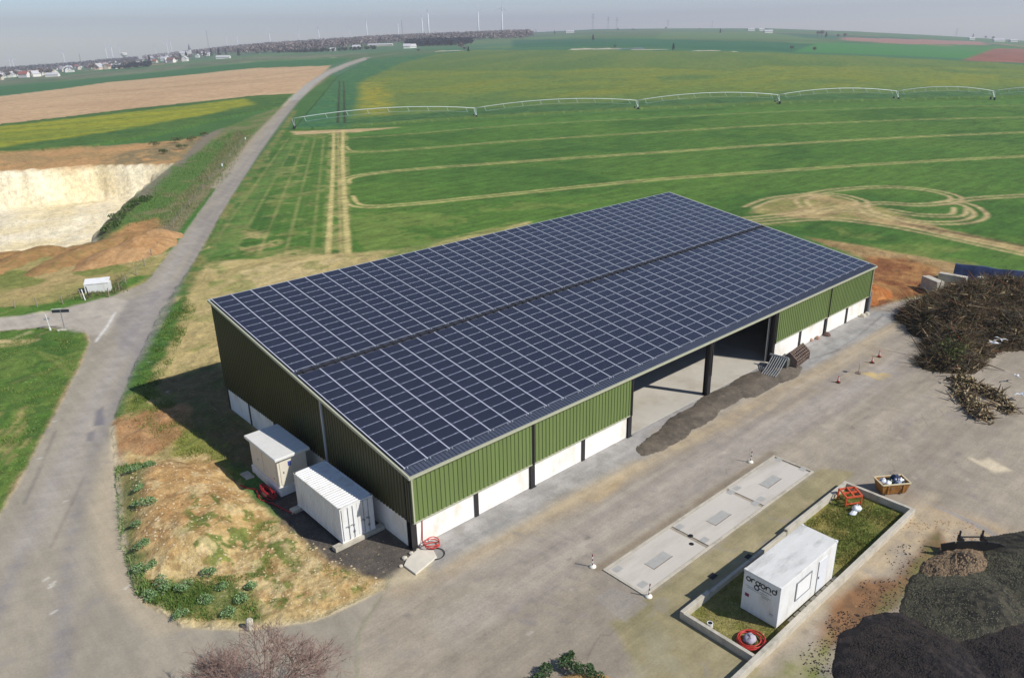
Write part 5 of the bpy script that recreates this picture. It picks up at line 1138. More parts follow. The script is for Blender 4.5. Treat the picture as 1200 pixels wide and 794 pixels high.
def pebbles(pts, n, s0, s1, mt, label):
    P = W2(pts); lo, hi = P.min(0), P.max(0); q = rng.uniform(lo, hi, (n*3, 2)); q = q[sdist(q[:, 0], q[:, 1], P) < 0][:n]; n = len(q)
    base = np.array([(-.5, -.4, -.1), (.5, -.5, -.1), (.45, .5, -.1), (-.5, .45, -.1), (0, 0, .4)]); z = np.array([gnear(a, b) for a, b in q[:, :2]]) if n < 1500 else 0
    V = base[None]*rng.uniform(.6, 1.3, (n, 5, 3))*rng.uniform(s0, s1, (n, 1, 1))+np.column_stack([q, np.zeros(n)+z])[:, None]
    F = (np.array([(0, 1, 4), (1, 2, 4), (2, 3, 4), (3, 0, 4)])[None]+(np.arange(n)*5)[:, None, None]).reshape(-1, 3)
    return tag(fobj('loose_stones', V.reshape(-1, 3), F, mt), label, 'stones', kind='stuff')
pebbles([(150, 560), (240, 545), (300, 600), (450, 680), (370, 722), (240, 690), (160, 640)], 700, .04, .2, mat('pale_stone', (206, 186, 148), .95, var=.2), 'pale stones and clods strewn over the sandy bank')
pebbles([(134, 495), (215, 476), (226, 500), (160, 545)], 300, .04, .18, mat('brown_clod', (150, 112, 78), .95, var=.25), 'brown clods on the patch of bare orange dirt beside the road')
pebbles([(980, 700), (1050, 680), (1085, 640), (1020, 600), (1140, 612), (1180, 640), (1000, 720)], 500, .03, .14, mat('brown_clod', (150, 112, 78), .95, var=.25), 'crumbs of soil and chips beside the compost heaps')
# bottom centre planting: earth with bushes
hp = [(*at(672, 866)[:2], 4.0, 3.4, 1.4, .3)]
heap('earth_heap', hp, .12, [(196, 160, 108), (182, 144, 96), (206, 178, 126)], 'sandy earth heap ringed by bushes at the bottom edge of the picture', rough=.15, ns=.6, seed=44)
for i, (u, v, r, z) in enumerate(((660, 782, .5, .3), (676, 790, .45, .6), (640, 792, .5, .2), (690, 794, .42, .4), (628, 806, .6, .2), (704, 806, .5, .2), (645, 815, .6, .4), (668, 772, .3, .1))):
    t = bush(at(u, v), r*1.3, 560, .055, [(70, 96, 56), (92, 116, 78), (56, 82, 44)], 'dark green bush '+['at the tip of the bottom planting', 'just right of the tip of the bottom planting', 'left of the tip of the bottom planting', 'on the right flank of the bottom planting', 'lowest on the left flank of the bottom planting', 'lowest on the right flank of the bottom planting', 'in front of the sandy heap at the bottom edge', 'smallest one, standing out at the very tip'][i], group='bushes round the bottom earth heap')
    t.location.z += z*.5
# leafless tree at the bottom edge
p = at(300, 800, 2.6); tr = empty('bare_tree', (p.x, p.y, 0), 0, 'leafless reddish brown tree crown at the bottom edge over the road', 'tree')
tr.scale = (1.35, 1.35, 1.1)
MB().tube([(0, 0, 0), (.05, 0, .8), (.0, .05, 1.5)], [.14, .11, .08], 8).obj('trunk', M_WOOD, tr)
segs = []
def grow(p, d, L, r, lv):
    q = p+d*L; segs.append((p, q, r, r*.6, lv))
    if lv == 0: return
    for i in range(4 if lv > 2 else 3):
        nd = (d+Vector(rng.normal(size=3))*.52+Vector((0, 0, .12))).normalized(); grow(p+d*L*random.uniform(.5, 1), nd, L*random.uniform(.62, .85), r*.58, lv-1)
for i in range(8):
    a = i*2.4; grow(Vector((0, 0, 1.3)), Vector((math.cos(a)*.95, math.sin(a)*.95, .45+.35*(i % 3))).normalized(), 1.25, .04, 5)
Vt = []; Ft = []
for a, b, r0, r1, lv in segs:
    d = (b-a).normalized(); s = d.cross(Vector((.3, .2, .9))).normalized(); t_ = d.cross(s); r0 = max(r0, .007); r1 = max(r1, .005)
    k = len(Vt); Vt += [tuple(a+(s*math.cos(q)+t_*math.sin(q))*r0) for q in (0, 2.09, 4.19)]+[tuple(b+(s*math.cos(q)+t_*math.sin(q))*r1) for q in (0, 2.09, 4.19)]
    Ft += [(k, k+1, k+4, k+3), (k+1, k+2, k+5, k+4), (k+2, k, k+3, k+5)]
fobj('twigs', np.array(Vt), np.array(Ft), mat('twig_bark', (156, 130, 118), .9, var=.25, scale=8), tr)

# ------------------------------------------------------------------ roadside things
def roadsign():
    p = at(76, 385.5); t = empty('direction_sign', p, 0, 'dark arrow shaped direction sign on a grey post at the road junction', 'sign')
    MB().tube([(0, 0, 0), (0, 0, 2.35)], .05, 10).obj('post', M_GREY, t)
    MB().beam((-.75, .55, 2.2), (.75, -.55, 2.2), .06, .34).obj('arrow_panel', mat('sign_dark', (52, 56, 66), .5), t)
    MB().beam((.2, .15, 2.42), (-.75, .68, 2.42), .04, .06).obj('edge', M_WHITE, t)
    MB().box(-.8, .1, -.5, .25, 0, .08).obj('footing', M_CURB, t)
    p = at(59, 387); t = empty('small_sign', p, 0, 'thin white post with a narrow sign left of the direction sign', 'sign')
    MB().tube([(0, 0, 0), (-.1, 0, 2.0)], .045, 8).obj('post', M_WHITE, t); MB().box(-.4, .2, -.02, .02, 1.3, 1.55).obj('plate', M_GREY, t); MB().lathe([(.12, 0), (.1, .35)], 10).obj('sleeve', M_WHITE, t)
roadsign()
p = at(101, 343); t = empty('roadside_kiosk', (at(116, 341).x, at(116, 341).y, 0), -.42, 'small white box shed with an open lid on the verge by the junction', 'shed')
MB().box(-1.5, 1.5, -.7, .7, 0, 1.15).obj('body', M_WHITE, t, bevel=.03)
MB().add([(-1.5, -.75, 1.2), (1.5, -.75, 1.2), (1.5, .8, 1.55), (-1.5, .8, 1.55), (-1.5, -.75, 1.26), (1.5, -.75, 1.26), (1.5, .8, 1.61), (-1.5, .8, 1.61)], [(0, 3, 2, 1), (4, 5, 6, 7), (0, 1, 5, 4), (1, 2, 6, 5), (2, 3, 7, 6), (3, 0, 4, 7)]).obj('roof', M_WHITE, t)
MB().box(-1.56, -1.5, -.5, .4, .1, 1.0).obj('louvre', M_GREY, t)
for i, (u, v, h, lb) in enumerate(((100, 352, 1.5, 'leaning white post in front of the small white box shed'), (96, 350, 1.3, 'grey post left of the leaning white post'), (105, 349, 1.5, 'dark weathered post touching the small white box shed'))):
    p = at(u, v); o = MB().tube([(0, 0, 0), (-.15, .1, h)], .07, 7).obj('post', (M_WHITE, M_WOOD, M_DARK)[i]); o.location = p; tag(o, lb, 'post')
# fence posts with wire along the left of the road
PX = [(44, 360), (18, 362), (-8, 365), (74, 357), (128, 348), (140, 340), (148, 333), (160, 322), (170, 312), (178, 300), (186, 292), (193, 280), (203, 265), (213, 252), (222, 242), (230, 232), (238, 222), (246, 213), (253, 204), (262, 193), (270, 184), (277, 176), (284, 167)]
fpost = None
for i, (u, v) in enumerate(PX):
    p = at(u, v)
    if fpost is None: fpost = MB().tube([(0, 0, 0), (.04, 0, 1.25)], .07, 6).obj('fence_post', M_WOOD); o = fpost
    else: o = fpost.copy(); link(o)
    o.location = (p.x, p.y, ground(p.x, p.y)-.02); o.rotation_euler = (random.uniform(-.08, .08), random.uniform(-.08, .08), i); tag(o, 'weathered wooden post of the wire fence along the field by the road', 'fence post', 'posts of the roadside wire fence')
m_ = MB(); q = [at(u, v) for u, v in PX[5:]]
for a, b in zip(q[:-1], q[1:]):
    for z in (.5, 1.0): m_.tube([(a.x, a.y, z), (b.x, b.y, z)], .012, 3)
tag(m_.obj('fence_wire', M_GREY), 'thin wire strung along the roadside fence posts', 'wire')
for i, (u, v) in enumerate(((261, 198), (288, 166))):
    p = at(u, v); t = empty('delineator', p, .7, ['white plate marker on the verge, nearer of the two along the road', 'white plate marker on the verge, farther one up the road'][i], 'marker', 'white plate markers on the verge')
    MB().tube([(0, 0, 0), (0, 0, 1.2)], .05, 7).obj('post', M_GREY, t); MB().box(-.28, .28, -.03, .03, .7, 1.35).obj('plate', mat('plate_pale', (214, 222, 232), .5), t)
# dry weeds and scrub on the bank
tuft_field('dry_weeds', W2([(150, 320), (190, 292), (250, 205), (290, 160), (278, 152), (215, 225), (170, 275)]), 9000, .5, .035, [(150, 138, 108), (128, 120, 92), (170, 156, 122), (104, 116, 66)], 'dry pale weeds along the fence on the roadside bank', 'weeds')
tuft_field('grass', W2([(125, 268), (205, 196), (262, 158), (300, 150), (270, 205), (215, 268), (180, 262)]), 9000, .4, .05, [(98, 122, 58), (116, 132, 72), (80, 106, 50)], 'rough grass on the bank between quarry and road')
tuft_field('dry_weeds', W2([(60, 355), (150, 320), (150, 342), (100, 352)]), 2500, .4, .04, [(140, 128, 104), (110, 104, 80), (98, 118, 60)], 'tangle of dry weeds round the posts by the white box shed', 'weeds')
QB = [(128, 272, 1.6), (140, 258, 1.8), (150, 248, 1.9), (160, 240, 1.8), (172, 236, 1.7), (135, 266, 1.5), (20, 285, 1.5), (28, 287, 1.2), (45, 284, 1.2), (2, 290, 1.5), (180, 172, 2.6), (205, 168, 2.6), (225, 165, 2.6), (192, 180, 2.), (215, 176, 2.2), (240, 160, 2.2)]
QL = ['lowest on the dark green quarry slope', 'second up the dark green quarry slope', 'in the middle of the dark green quarry slope', 'fourth up the quarry slope', 'highest on the right quarry slope', 'small one low on the quarry slope', 'largest on the near rim of the quarry at the left', 'small one beside the large rim bush', 'single one on the near rim, right of the pair', 'at the left edge on the near rim of the quarry', 'left end of the row above the chalk face', 'second in the row above the chalk face', 'third in the row above the chalk face', 'below the row above the chalk face', 'low in the middle of the row above the chalk face', 'right end of the row above the chalk face']
for (u, v, r), wh in zip(QB, QL):
    bush(at(u, v), r, 380, .17, [(62, 92, 46), (80, 106, 56), (98, 110, 66)] if v > 200 else [(92, 104, 66), (116, 112, 78), (78, 96, 56)], 'green bush '+wh, group='bushes around the quarry', flat=.7)
heap('orange_spoil_heap', [(*at(165, 292)[:2], 9, 5, 2.2, .8), (*at(135, 300)[:2], 8, 4, 1.4, .7), (*at(182, 280)[:2], 5, 4, 1.8, .8)], .4, [(188, 148, 104), (176, 134, 90), (204, 168, 120)], 'orange earth spoil heap on the near rim of the quarry beside the road bank', rough=.25, ns=1.5, seed=51)
heap('spoil_ridge', [(*at(90, 300)[:2], 12, 3, 1.1, .75), (*at(30, 302)[:2], 12, 3, 1., .8)], .5, [(178, 138, 92), (160, 124, 80), (120, 120, 70)], 'low brown earth ridge along the near rim of the quarry', rough=.3, ns=1.5, seed=52)
p = at(111, 246)
o = MB().box(-.9, -.3, -.4, .4, 0, 3.4).box(.1, .7, -.4, .4, 0, 3.2).obj('rock_pillars', mat('dark_chalk', (150, 138, 116), .9, var=.2)) ; o.location = (p.x, p.y, gnear(p.x, p.y)-.3)
tag(o, 'dark upright blocks standing against the foot of the chalk face', 'rock')

# ------------------------------------------------------------------ centre pivot irrigator
pv = [(345, 151), (557, 138), (746, 128.5), (911, 121.5), (1050, 117), (1163, 117), (1262, 119)]
TW = [at(u, v) for u, v in pv]
base = TW[0]; irr = empty('irrigation_pivot', base, 0, 'long galvanised centre pivot irrigator spanning the field on wheeled towers', 'irrigator')
M_PIV = mat('pivot_steel', (208, 216, 214), .4, metal=.1, var=.05)
HT = 3.6
for i, q in enumerate(TW):
    q = q-base; nx = TW[min(i+1, len(TW)-1)]-TW[max(0, i-1)]; d = Vector((nx.x, nx.y, 0)).normalized(); n = Vector((-d.y, d.x, 0))
    m_ = MB()
    for s in (-1, 1):
        m_.tube([q+n*s*1.9+Vector((0, 0, .5)), q+d*.3+Vector((0, 0, HT))], .09, 6).tube([q+n*s*1.9+Vector((0, 0, .5)), q-d*.5+Vector((0, 0, HT))], .07, 6)
    m_.tube([q+n*1.9+Vector((0, 0, .55)), q-n*1.9+Vector((0, 0, .55))], .1, 6); m_.obj('tower', M_PIV if i else M_GREY, irr)
    for s in (-1, 1):
        c = q+n*s*1.9+Vector((0, 0, .6)); MB().tube([c-d*.18, c+d*.18], .62, 16).obj('wheel', M_BLACK, irr)
for i in range(len(TW)-1):
    a = TW[i]-base+Vector((0, 0, HT)); b = TW[i+1]-base+Vector((0, 0, HT)); K = 18; P = []
    for k in range(K+1): t = k/K; P.append(a.lerp(b, t)+Vector((0, 0, 1.9*4*t*(1-t))))
    d = (b-a).normalized(); n = Vector((-d.y, d.x, 0)); m_ = MB().tube(P, .13, 8); m_.obj('span_pipe', M_PIV, irr, smooth=True)
    m_ = MB(); prev = None
    for k in range(1, K, 2):
        c = P[k]
        for s in (-1, 1):
            w = c+n*s*.9-Vector((0, 0, 1.6))+d*.6; m_.tube([c, w], .05, 4)
            if prev: m_.tube([prev[s], w], .018, 3)
        prev = {s: c+n*s*.9-Vector((0, 0, 1.6))+d*.6 for s in (-1, 1)}
    m_.obj('truss', M_PIV, irr)

# ------------------------------------------------------------------ far things: turbines, masts, village, woods
M_TURB = mat('turbine_white', (236, 238, 240), .5, var=.01)
def blade_mesh():
    m_ = MB(); m_.add([(-1.1, -.5, 1.5), (1.1, -.5, 1.5), (1.1, .5, 1.5), (-1.1, .5, 1.5), (-2.6, -.3, 9), (1.8, -.3, 9), (1.8, .3, 9), (-2.6, .3, 9), (-.7, -.1, 46), (.5, -.1, 46), (.5, .1, 46), (-.7, .1, 46)],
        [(0, 1, 5, 4), (1, 2, 6, 5), (2, 3, 7, 6), (3, 0, 4, 7), (4, 5, 9, 8), (5, 6, 10, 9), (6, 7, 11, 10), (7, 4, 8, 11), (8, 9, 10, 11), (0, 3, 2, 1)]); return m_.mesh('blade', M_TURB)
BM = blade_mesh()
TM = {}
def turbine(u, vh, D, ang, label, group='wind turbines on the horizon'):
    d = FW+RT*(u-CX)/FOC+UP*(CY-vh)/FOC; k = D/math.hypot(d[0], d[1]); H = CAM+d*k
    zg = ground(H[0], H[1])-4; az = math.atan2(-d[0], d[1])
    t = empty('wind_turbine', (H[0], H[1], zg), az, label, 'wind turbine', group); hh = H[2]-zg
    MB().lathe([(4.2, 0), (3.8, hh*.2), (2.4, hh-1)], 12).obj('tower', M_TURB, t, smooth=True)
    MB().box(-1.7, 1.7, -3.4, 5, hh-1.6, hh+2).obj('nacelle', M_TURB, t, bevel=.4)
    hub = MB().tube([(0, -5.6, hh), (0, -5.0, hh), (0, -3.4, hh)], [.5, 1.6, 1.9], 12).obj('hub', M_TURB, t)
    for j in range(3):
        b = bpy.data.objects.new('blade', BM); b.parent = hub; b.location = (0, -4.6, hh); b.rotation_euler = (0, math.radians(90-(ang+j*120)), 0); COL.objects.link(b)
turbs = [(588, 9, 3900, 82, 'tallest white wind turbine, rightmost of the horizon group'), (560, 12, 4100, 130, 'tall wind turbine second from the right'), (501, 11, 3950, 72, 'tall wind turbine, taller one of the middle pair'), (494, 18, 4600, 92, 'wind turbine, slightly shorter one of the middle pair'), (466, 26, 5800, 100, 'small wind turbine just left of the lattice mast'), (428.5, 20, 5000, 30, 'wind turbine standing alone above the wood left of centre'), (409, 32, 8000, 85, 'faint tiny wind turbine between two larger ones over the wood'), (372.5, 31, 5600, 50, 'wind turbine above the wood, right of two smaller ones'), (349, 35, 7200, 95, 'small faint wind turbine left of the one above the wood'), (315, 37, 6000, 90, 'thin wind turbine above the left part of the wood'), (277, 41, 6800, 90, 'wind turbine right one of the pair near the lattice mast'), (264.5, 42, 7000, 88, 'wind turbine left one of the pair near the lattice mast'), (199, 47, 6800, 90, 'wind turbine right one of the pair above the village wood'), (194.5, 48, 6900, 92, 'wind turbine left one of the pair above the village wood'), (181, 54, 8200, 90, 'faint distant wind turbine left of the pair above the village wood'), (139, 54, 7600, 90, 'faint wind turbine closest to the water tower'), (129.5, 53, 6000, 91, 'brighter wind turbine of the pair left of the water tower'), (123, 55, 6300, 90, 'second wind turbine of the pair left of the water tower'), (73, 60, 6400, 90, 'lone wind turbine above the village roofs at the left'), (13.5, 68, 6600, 90, 'right wind turbine of the pair at the far left edge'), (9.5, 67, 7200, 90, 'left wind turbine of the pair at the far left edge')]
for a in turbs: turbine(*a)
def mast(u, vt, D, label, w0=4, group='lattice masts on the horizon', arms=True):
    d = FW+RT*(u-CX)/FOC+UP*(CY-vt)/FOC; k = D/math.hypot(d[0], d[1]); H = CAM+d*k; zg = ground(H[0], H[1])-2; h = H[2]-zg
    t = empty('lattice_mast', (H[0], H[1], zg), math.atan2(-d[0], d[1]), label, 'mast', group); m_ = MB(); nl = max(6, int(h/8))
    for sx in (-1, 1):
        for sy in (-1, 1): m_.beam((sx*w0, sy*w0, 0), (sx*.5, sy*.5, h), .5, .5)
    for i in range(nl):
        z0, z1 = h*i/nl, h*(i+1)/nl; a, b = w0+(0.5-w0)*i/nl, w0+(.5-w0)*(i+1)/nl
        for s in (-1, 1): m_.beam((-a, s*a, z0), (b, s*b, z1), .3, .3).beam((a, s*a, z0), (-b, s*b, z1), .3, .3).beam((-a, s*a, z0), (a, s*a, z0), .25, .25)
    m_.obj('lattice', mat('mast_grey', (120, 122, 128), .6), t)
    if arms:
        for q, l in ((.72, 9), (.83, 8), (.94, 6)): MB().beam((-l, 0, h*q), (l, 0, h*q), .9, .9).obj('cross_arm', mat('mast_grey', (120, 122, 128), .6), t)
mast(470.5, 24, 3600, 'tall grey lattice mast beside a small wind turbine on the horizon', 3, arms=False)
mast(241.5, 36, 4200, 'thin grey lattice mast above the wood left of centre', 3, arms=False)
mast(92.5, 63, 3200, 'thin lattice mast standing among the village trees', 2.5, arms=False)
mast(695, 16, 3900, 'electricity pylon on the horizon, the tallest one right of centre', 4); mast(713, 20, 4300, 'small electricity pylon just right of the tallest pylon', 3.5); mast(723, 20.5, 4250, 'small electricity pylon, right one of the trio', 3.5); mast(783, 23, 5200, 'faint distant electricity pylon right of the trio', 3.5); mast(835, 24, 6200, 'very faint electricity pylon over the far plain', 3.5); mast(1122, 33, 5600, 'faint electricity pylon near the right edge of the horizon', 3.5)

def house(w, l, h, rh, wm, rm, chim=True):
    t = empty('house'); MB().poly([(-l/2, -w/2), (l/2, -w/2), (l/2, w/2), (-l/2, w/2)], 0, h).add([(-l/2, -w/2, h), (-l/2, w/2, h), (-l/2, 0, h+rh)], [(0, 2, 1)]).add([(l/2, -w/2, h), (l/2, w/2, h), (l/2, 0, h+rh)], [(0, 1, 2)]).obj('wall', wm, t)
    o = .5; m_ = MB()
    for s in (-1, 1):
        a = [(-l/2-o, s*(w/2+o), h-.3), (l/2+o, s*(w/2+o), h-.3), (l/2+o, 0, h+rh+.1), (-l/2-o, 0, h+rh+.1)]; b = [(x, y, z+.3) for x, y, z in a]
        m_.add(a+b, [(0, 1, 2, 3), (7, 6, 5, 4), (0, 4, 5, 1), (1, 5, 6, 2), (2, 6, 7, 3), (3, 7, 4, 0)])
    r = m_.obj('roof', rm, t)
    if chim: MB().box(l*.25-.4, l*.25+.4, -.4, .4, h, h+rh+1.2).obj('chimney', wm, r)
    return t
HW = [mat('render_white', (240, 236, 228), .8, var=.05), mat('render_cream', (222, 208, 186), .8, var=.05), mat('brick_pink', (184, 140, 126), .8, var=.1)]
HR = [mat('tile_red', (162, 98, 84), .8, var=.15), mat('slate_grey', (112, 110, 118), .7, var=.1), mat('tile_brown', (132, 98, 84), .8, var=.15), mat('roof_pale', (206, 204, 206), .6, var=.05)]
protos = {}
vill = []
for i in range(150):
    u = random.uniform(-30, 125) if i < 110 else random.uniform(125, 250); lo = np.interp(u, [-30, 0, 60, 120, 250], [98, 95, 89, 83, 69]); hi = np.interp(u, [-30, 0, 60, 120, 250], [87, 84, 76, 71, 62])
    vill.append((u, random.uniform(hi, lo), random.choice([0, 0, 1]), random.choice([0, 1, 1, 2, 3, 3, 3])))
vill.sort(key=lambda a: -a[1])
RN = ['red tiled', 'grey slate', 'brown tiled', 'pale']; WN = ['white', 'cream', 'brick']
for u, v, wi, ri in vill:
    key = (wi, ri)
    if key not in protos: t = protos[key] = house(9, 14, 5.2, 4, HW[wi], HR[ri])
    else: t = copy_tree(protos[key])
    p = at(u, v); t.location = (p.x, p.y, p.z-.3); t.rotation_euler = (0, 0, random.choice([.2, .9, 1.6, 2.3])+random.uniform(-.2, .2)); s = random.uniform(.95, 1.3); t.scale = (s, s, s)
    tag(t, 'small %s house with %s roof in the village at the left horizon' % (WN[wi], RN[ri]), 'house', '%s village houses with %s roofs' % (WN[wi], RN[ri]))
def bigbuild(u, v, l, w, h, rz, wm, rm, rh, label, cat='building'):
    t = house(w, l, h, rh, wm, rm, False); p = at(u, v); t.name = 'farm_building'; t.location = (p.x, p.y, p.z-.3); t.rotation_euler = (0, 0, rz); tag(t, label, cat)
W_, C_, P_ = HW[0], HW[1], HR[3]
VR = -YAW
bigbuild(18, 87, 40, 14, 6, VR, W_, P_, 2, 'long white flat building at the edge of the village'); bigbuild(62, 90, 22, 10, 4, VR+.1, W_, P_, 3, 'low white hall at the front of the village')
bigbuild(60, 82, 70, 18, 5, VR, HW[2], HR[0], 5, 'long building with a pink red roof in the village')
bigbuild(446, 54.2, 62, 14, 4, VR, HW[1], P_, 2, 'long pale farm shed at the edge of the wood'); bigbuild(418, 57, 18, 10, 4, VR, HW[1], P_, 4, 'small pale farm shed left of the long one at the wood'); bigbuild(477, 57, 13, 9, 5, VR, W_, P_, 4, 'white house where the road meets the wood, left one'); bigbuild(484, 56.5, 12, 9, 4, VR+.4, W_, P_, 4, 'white house where the road meets the wood, right one')
bigbuild(390, 60, 12, 8, 4, VR, W_, P_, 3, 'tiny white building in front of the bare wood'); bigbuild(262, 69, 30, 9, 4, VR, W_, P_, 3, 'long white building right of the church'); bigbuild(582, 38.5, 26, 20, 9, VR, W_, P_, 5, 'white building on the horizon under the tallest turbine')
for u, v, l, lb in ((1170, 49, 60, 'left white farm building at the right horizon'), (1187, 49.5, 40, 'right white farm building at the right horizon'), (880, 36.5, 40, 'white speck of a building on the horizon left of the far trees'), (892, 36.5, 30, 'second white speck of a building on the horizon'), (1138, 47, 30, 'small grey farm building at the far right plain'), (668, 39, 50, 'pale farm building on the middle horizon'), (900, 39, 40, 'white shed at the far green field')):
    bigbuild(u, v, l*.6, 14, 6, VR, W_, P_, 3, lb)
# church
t = house(16, 44, 12, 8, HW[0], HR[3], False); p = at(218, 66); t.name = 'church'; t.location = (p.x, p.y, p.z); t.rotation_euler = (0, 0, VR+.15); tag(t, 'white church with a slim dark spire above the village', 'church')
MB().box(13, 22, -4.5, 4.5, 0, 24).obj('tower', HW[0], t); MB().lathe([(6.2, 24), (.2, 46)], 4, (17.5, 0, 0)).obj('spire', HR[1], t)
p = at(147, 73); t = empty('water_tower', p, 0, 'white mushroom shaped water tower above the village trees', 'water tower')
t.scale = (1.25,)*3
MB().lathe([(5, 0), (4, 8), (4, 16)], 20).obj('shaft', W_, t); MB().lathe([(4, 16), (10, 22), (10.5, 28), (9.5, 29), (.5, 31)], 24).obj('tank', W_, t)

# trees
def tree_proto(nm, h, r, cols, n, size, trunk=True, conifer=False, bare=False):
    t = empty(nm)
    if conifer:
        C = np.array([(0, 0, h*(.2+.7*i/6)) for i in range(7)]); Rr = np.array([r*(1-.8*i/6) for i in range(7)])
        V, F, c = leafball(C, Rr, n//7, size, cols, 1.0)
    else:
        C = np.array([(0, 0, h*.62)]+[(rng.uniform(-.5, .5)*r, rng.uniform(-.5, .5)*r, h*rng.uniform(.45, .75)) for _ in range(5)]); V, F, c = leafball(C, [r*.75]+[r*.55]*5, n//6, size, cols, 1.0)
    fobj('crown', V, F, M_LEAF, t, cols=c); MB().tube([(0, 0, 0), (.1, 0, h*.3), (0, 0, h*.6)], [r*.09, r*.07, r*.04], 6).obj('trunk', M_WOOD, t)
    return t
CON = [(52, 70, 60), (44, 60, 54), (62, 80, 62)]; BAR = [(128, 116, 112), (112, 102, 98), (142, 128, 120), (100, 94, 90)]
ct = tree_proto('conifer_tree', 17, 4.5, CON, 300, 1.2, conifer=True); bt = tree_proto('bare_tree', 15, 6.5, BAR, 260, .9)
first = {id(ct): True, id(bt): True}
def place(proto, u, v, s, label, group, cat='tree'):
    o = proto if first[id(proto)] else copy_tree(proto); first[id(proto)] = False
    p = at(u, v); o.location = (p.x, p.y, p.z-.3); o.scale = (s, s, s); o.rotation_euler = (0, 0, random.uniform(0, 6)); tag(o, label, cat, group)
for u, v, s in [(257, 66, 1.3), (265, 64, 1.1), (232, 67, 1.3), (240, 67, 1.2), (248, 66, 1.3), (219, 70, 1.3), (212, 71, 1.1), (204, 72, 1.1), (99, 76, 1.1), (104, 75, 1.2), (115, 75, 1.2), (88, 77, 1.), (60, 79, 1.), (356, 60, 1.3), (280, 66, 1.1), (176, 75, 1.3), (113, 73, 1.1), (37, 82, 1.)]:
    place(ct, u, v, s, 'dark slender conifer standing among the village and wood edge', 'dark conifers by the village')
for i in range(110):
    u = random.uniform(-10, 250); v = np.interp(u, [0, 60, 120, 250], [93, 86, 80, 66])-random.uniform(-3, 10); place(bt, u, v, random.uniform(.7, 1.2), 'leafless grey brown tree among the village houses', 'bare trees in the village')
def woods(name, label, pts, n, r, hgt, cols, leaf, nl=26, con=False):
    """a far wood that reads as one mass: many uneven crowns of leaf-sized faces"""
    P = W2(pts); lo, hi = P.min(0), P.max(0); X = []
    while len(X) < n:
        q = rng.uniform(lo, hi, (n*4, 2)); X += list(q[sdist(q[:, 0], q[:, 1], P) < 0])
    X = np.array(X[:n]); z = hfun(X[:, 0], X[:, 1]); Rr = r*rng.uniform(.7, 1.3, n); hh = hgt*rng.uniform(.75, 1.15, n)
    C = np.column_stack([X, z+hh*.5]); V, F, c = leafball(C, Rr, nl, leaf, cols, 1.)
    o = fobj(name, V, F, M_LEAF, cols=c); return tag(o, label, 'wood', kind='stuff')
woods('woodland', 'long band of leafless grey brown woodland along the left horizon', [(252, 63), (300, 64), (380, 60), (440, 53), (500, 50), (620, 46), (620, 40.5), (500, 43), (440, 46), (380, 49), (300, 56), (200, 63), (150, 68), (150, 72), (210, 66)], 4200, 9, 24, [(136, 122, 120), (118, 108, 106), (150, 134, 128), (104, 98, 98)], 3.2, 16)
woods('woodland', 'grey wood behind the village roofs at the far left', [(-60, 92), (0, 84.5), (60, 79.5), (120, 74), (160, 70), (160, 73), (120, 77), (60, 83), (0, 89), (-60, 97)], 900, 8, 22, [(124, 116, 118), (108, 104, 108), (92, 98, 92)], 3.0, 18)
woods('conifer_plantation', 'dark block of conifers at the end of the long straight road', [(476, 55), (530, 53.5), (552, 52), (552, 50.5), (530, 51), (476, 52.5)], 420, 6, 16, [(42, 56, 66), (36, 50, 58), (52, 66, 68)], 2.4, 26)
woods('conifer_hedge', 'dark conifer hedge in front of the village', [(133, 82), (176, 78.5), (177, 76), (133, 79)], 170, 4.5, 11, [(46, 62, 60), (38, 54, 54)], 1.8, 26)
woods('conifer_hedge', 'thin dark hedge line in front of the bare wood', [(320, 62.5), (372, 61.5), (440, 58), (440, 57), (372, 60.3), (320, 61.5)], 120, 3.5, 7, [(56, 72, 62), (48, 64, 58)], 1.8, 18)
woods('woodland', 'purple grey wood at the left end of the right hand horizon', [(598, 44), (622, 43.5), (628, 40), (598, 40)], 130, 8, 14, [(124, 112, 118), (108, 102, 110)], 3, 16)
for i, (u, v, s) in enumerate([(695, 47.5, .7), (958, 43, 1.0), (963, 43.5, 1.2), (968, 44, .8), (982, 45, .7), (990, 45.5, .9), (844, 39, .8), (780, 35, .9), (742, 37, .8), (724, 36, .7), (541, 60, 1.0), (545, 60.5, .6), (549, 61, .5), (491, 62, .5), (720, 57, .4), (789, 58.5, .5), (1155, 46, .9), (1163, 47, 1.), (1140, 44, 1.0), (928, 60, .5), (954, 61.5, .5), (650, 40, .8), (820, 36, .7)]):
    place(bt if i % 3 else ct, u, v, s, 'isolated tree on the open plain beyond the fields', 'single trees on the far plain')
m_ = MB()
def fard(name, label, cat, u, v, l, h, mt):
    p = at(u, v); m_ = MB(); n = max(3, int(l/8))
    e = Vector((math.cos(-YAW), math.sin(-YAW), 0))
    prof = [(0, 0)]+[((i+.5)/n, h*.6*random.uniform(.3, 1)) for i in range(n)]+[(1, 0)]; vs = []
    for q in (-1, 1):
        for t, z in prof: c = p+e*(t-.5)*l; vs.append((c.x-e.y*q*6*0, c.y, c.z-.2)) if False else vs.append((c.x+e.y*q*h*1.5, c.y-e.x*q*h*1.5, c.z-.4))
    for t, z in prof: c = p+e*(t-.5)*l; vs.append((c.x, c.y, c.z+z))
    k = len(prof); fs = []
    for i in range(k-1): fs += [(i, i+1, 2*k+i+1, 2*k+i), (2*k+i, 2*k+i+1, k+i+1, k+i)]
    tag(MB().add(vs, fs).obj(name, mt), label, cat)
M_PALE = mat('pale_spoil', (176, 170, 146), .95, var=.15, scale=.05)
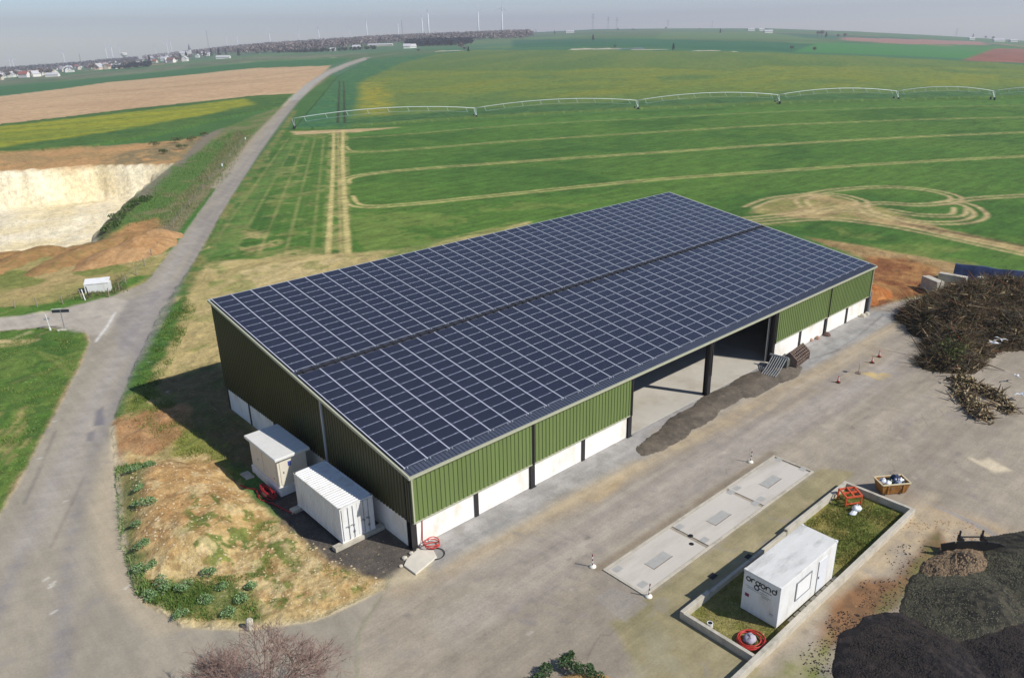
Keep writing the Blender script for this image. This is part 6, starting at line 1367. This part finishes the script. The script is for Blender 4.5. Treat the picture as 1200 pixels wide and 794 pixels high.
for u, v, l, h, lb in ((692, 58, 60, 3.2, 'long pale spoil bank beyond the rapeseed field'), (711, 58, 40, 2, 'pale low bank right of the long spoil bank'), (760, 58.5, 50, 1.5, 'low pale bank with rubble farther right'), (528, 60, 50, 2.0, 'pale bank at the far end of the field, left of centre'), (825, 60, 40, 1.5, 'thin pale bank near the far ditch'), (850, 61, 30, 1.2, 'small pale bank beside the far ditch')):
    fard('spoil_bank', lb, 'spoil bank', u, v, l, h, M_PALE)
fard('spoil_bank', 'dark bluish heap between the pale banks beyond the rapeseed', 'heap', 737, 57.5, 42, 3, mat('blue_heap', (112, 118, 130), .9))
# ------------------------------------------------------------------ light, sky
SUNV = Vector((.5, -1.02, 1.)).normalized()      # towards the sun
w = bpy.data.worlds.new('World'); S.world = w; w.use_nodes = True
nt = w.node_tree; bg = nt.nodes['Background']; sk = nt.nodes.new('ShaderNodeTexSky'); sk.sky_type = 'NISHITA'; sk.sun_disc = False
sk.sun_elevation = math.asin(SUNV.z); sk.sun_rotation = math.atan2(SUNV.x, SUNV.y)
sk.altitude = 3000; sk.air_density = 1.0; sk.dust_density = 0; sk.ozone_density = 2.2
nt.links.new(sk.outputs[0], bg.inputs[0]); bg.inputs[1].default_value = .1
sd_ = bpy.data.lights.new('sun', 'SUN'); sd_.energy = 3.9; sd_.angle = math.radians(.53); sd_.color = (1, .96, .89)
sun = bpy.data.objects.new('sun', sd_); link(sun); sun.rotation_euler = SUNV.to_track_quat('Z', 'Y').to_euler(); sun.location = (40, -60, 80)
S.view_settings.view_transform = 'Standard'; S.view_settings.look = 'None'; S.view_settings.exposure = .25; S.view_settings.gamma = 1
S.view_settings.use_curve_mapping = False
def haze():
    mt = bpy.data.materials.new('haze_air'); mt.use_nodes = True; t = mt.node_tree; t.nodes.clear()
    o = t.nodes.new('ShaderNodeOutputMaterial'); v = t.nodes.new('ShaderNodeVolumePrincipled')
    v.inputs['Color'].default_value = (.93, .92, 1, 1); v.inputs['Density'].default_value = HAZE; v.inputs['Anisotropy'].default_value = .1
    t.links.new(v.outputs[0], o.inputs['Volume'])
    zl = float(GZ.min())-1
    b = MB().box(-9800, 9800, -9800, 9800, zl, 260).obj('haze', mt); b['kind'] = 'stuff'
HAZE = 1.7e-4
haze()
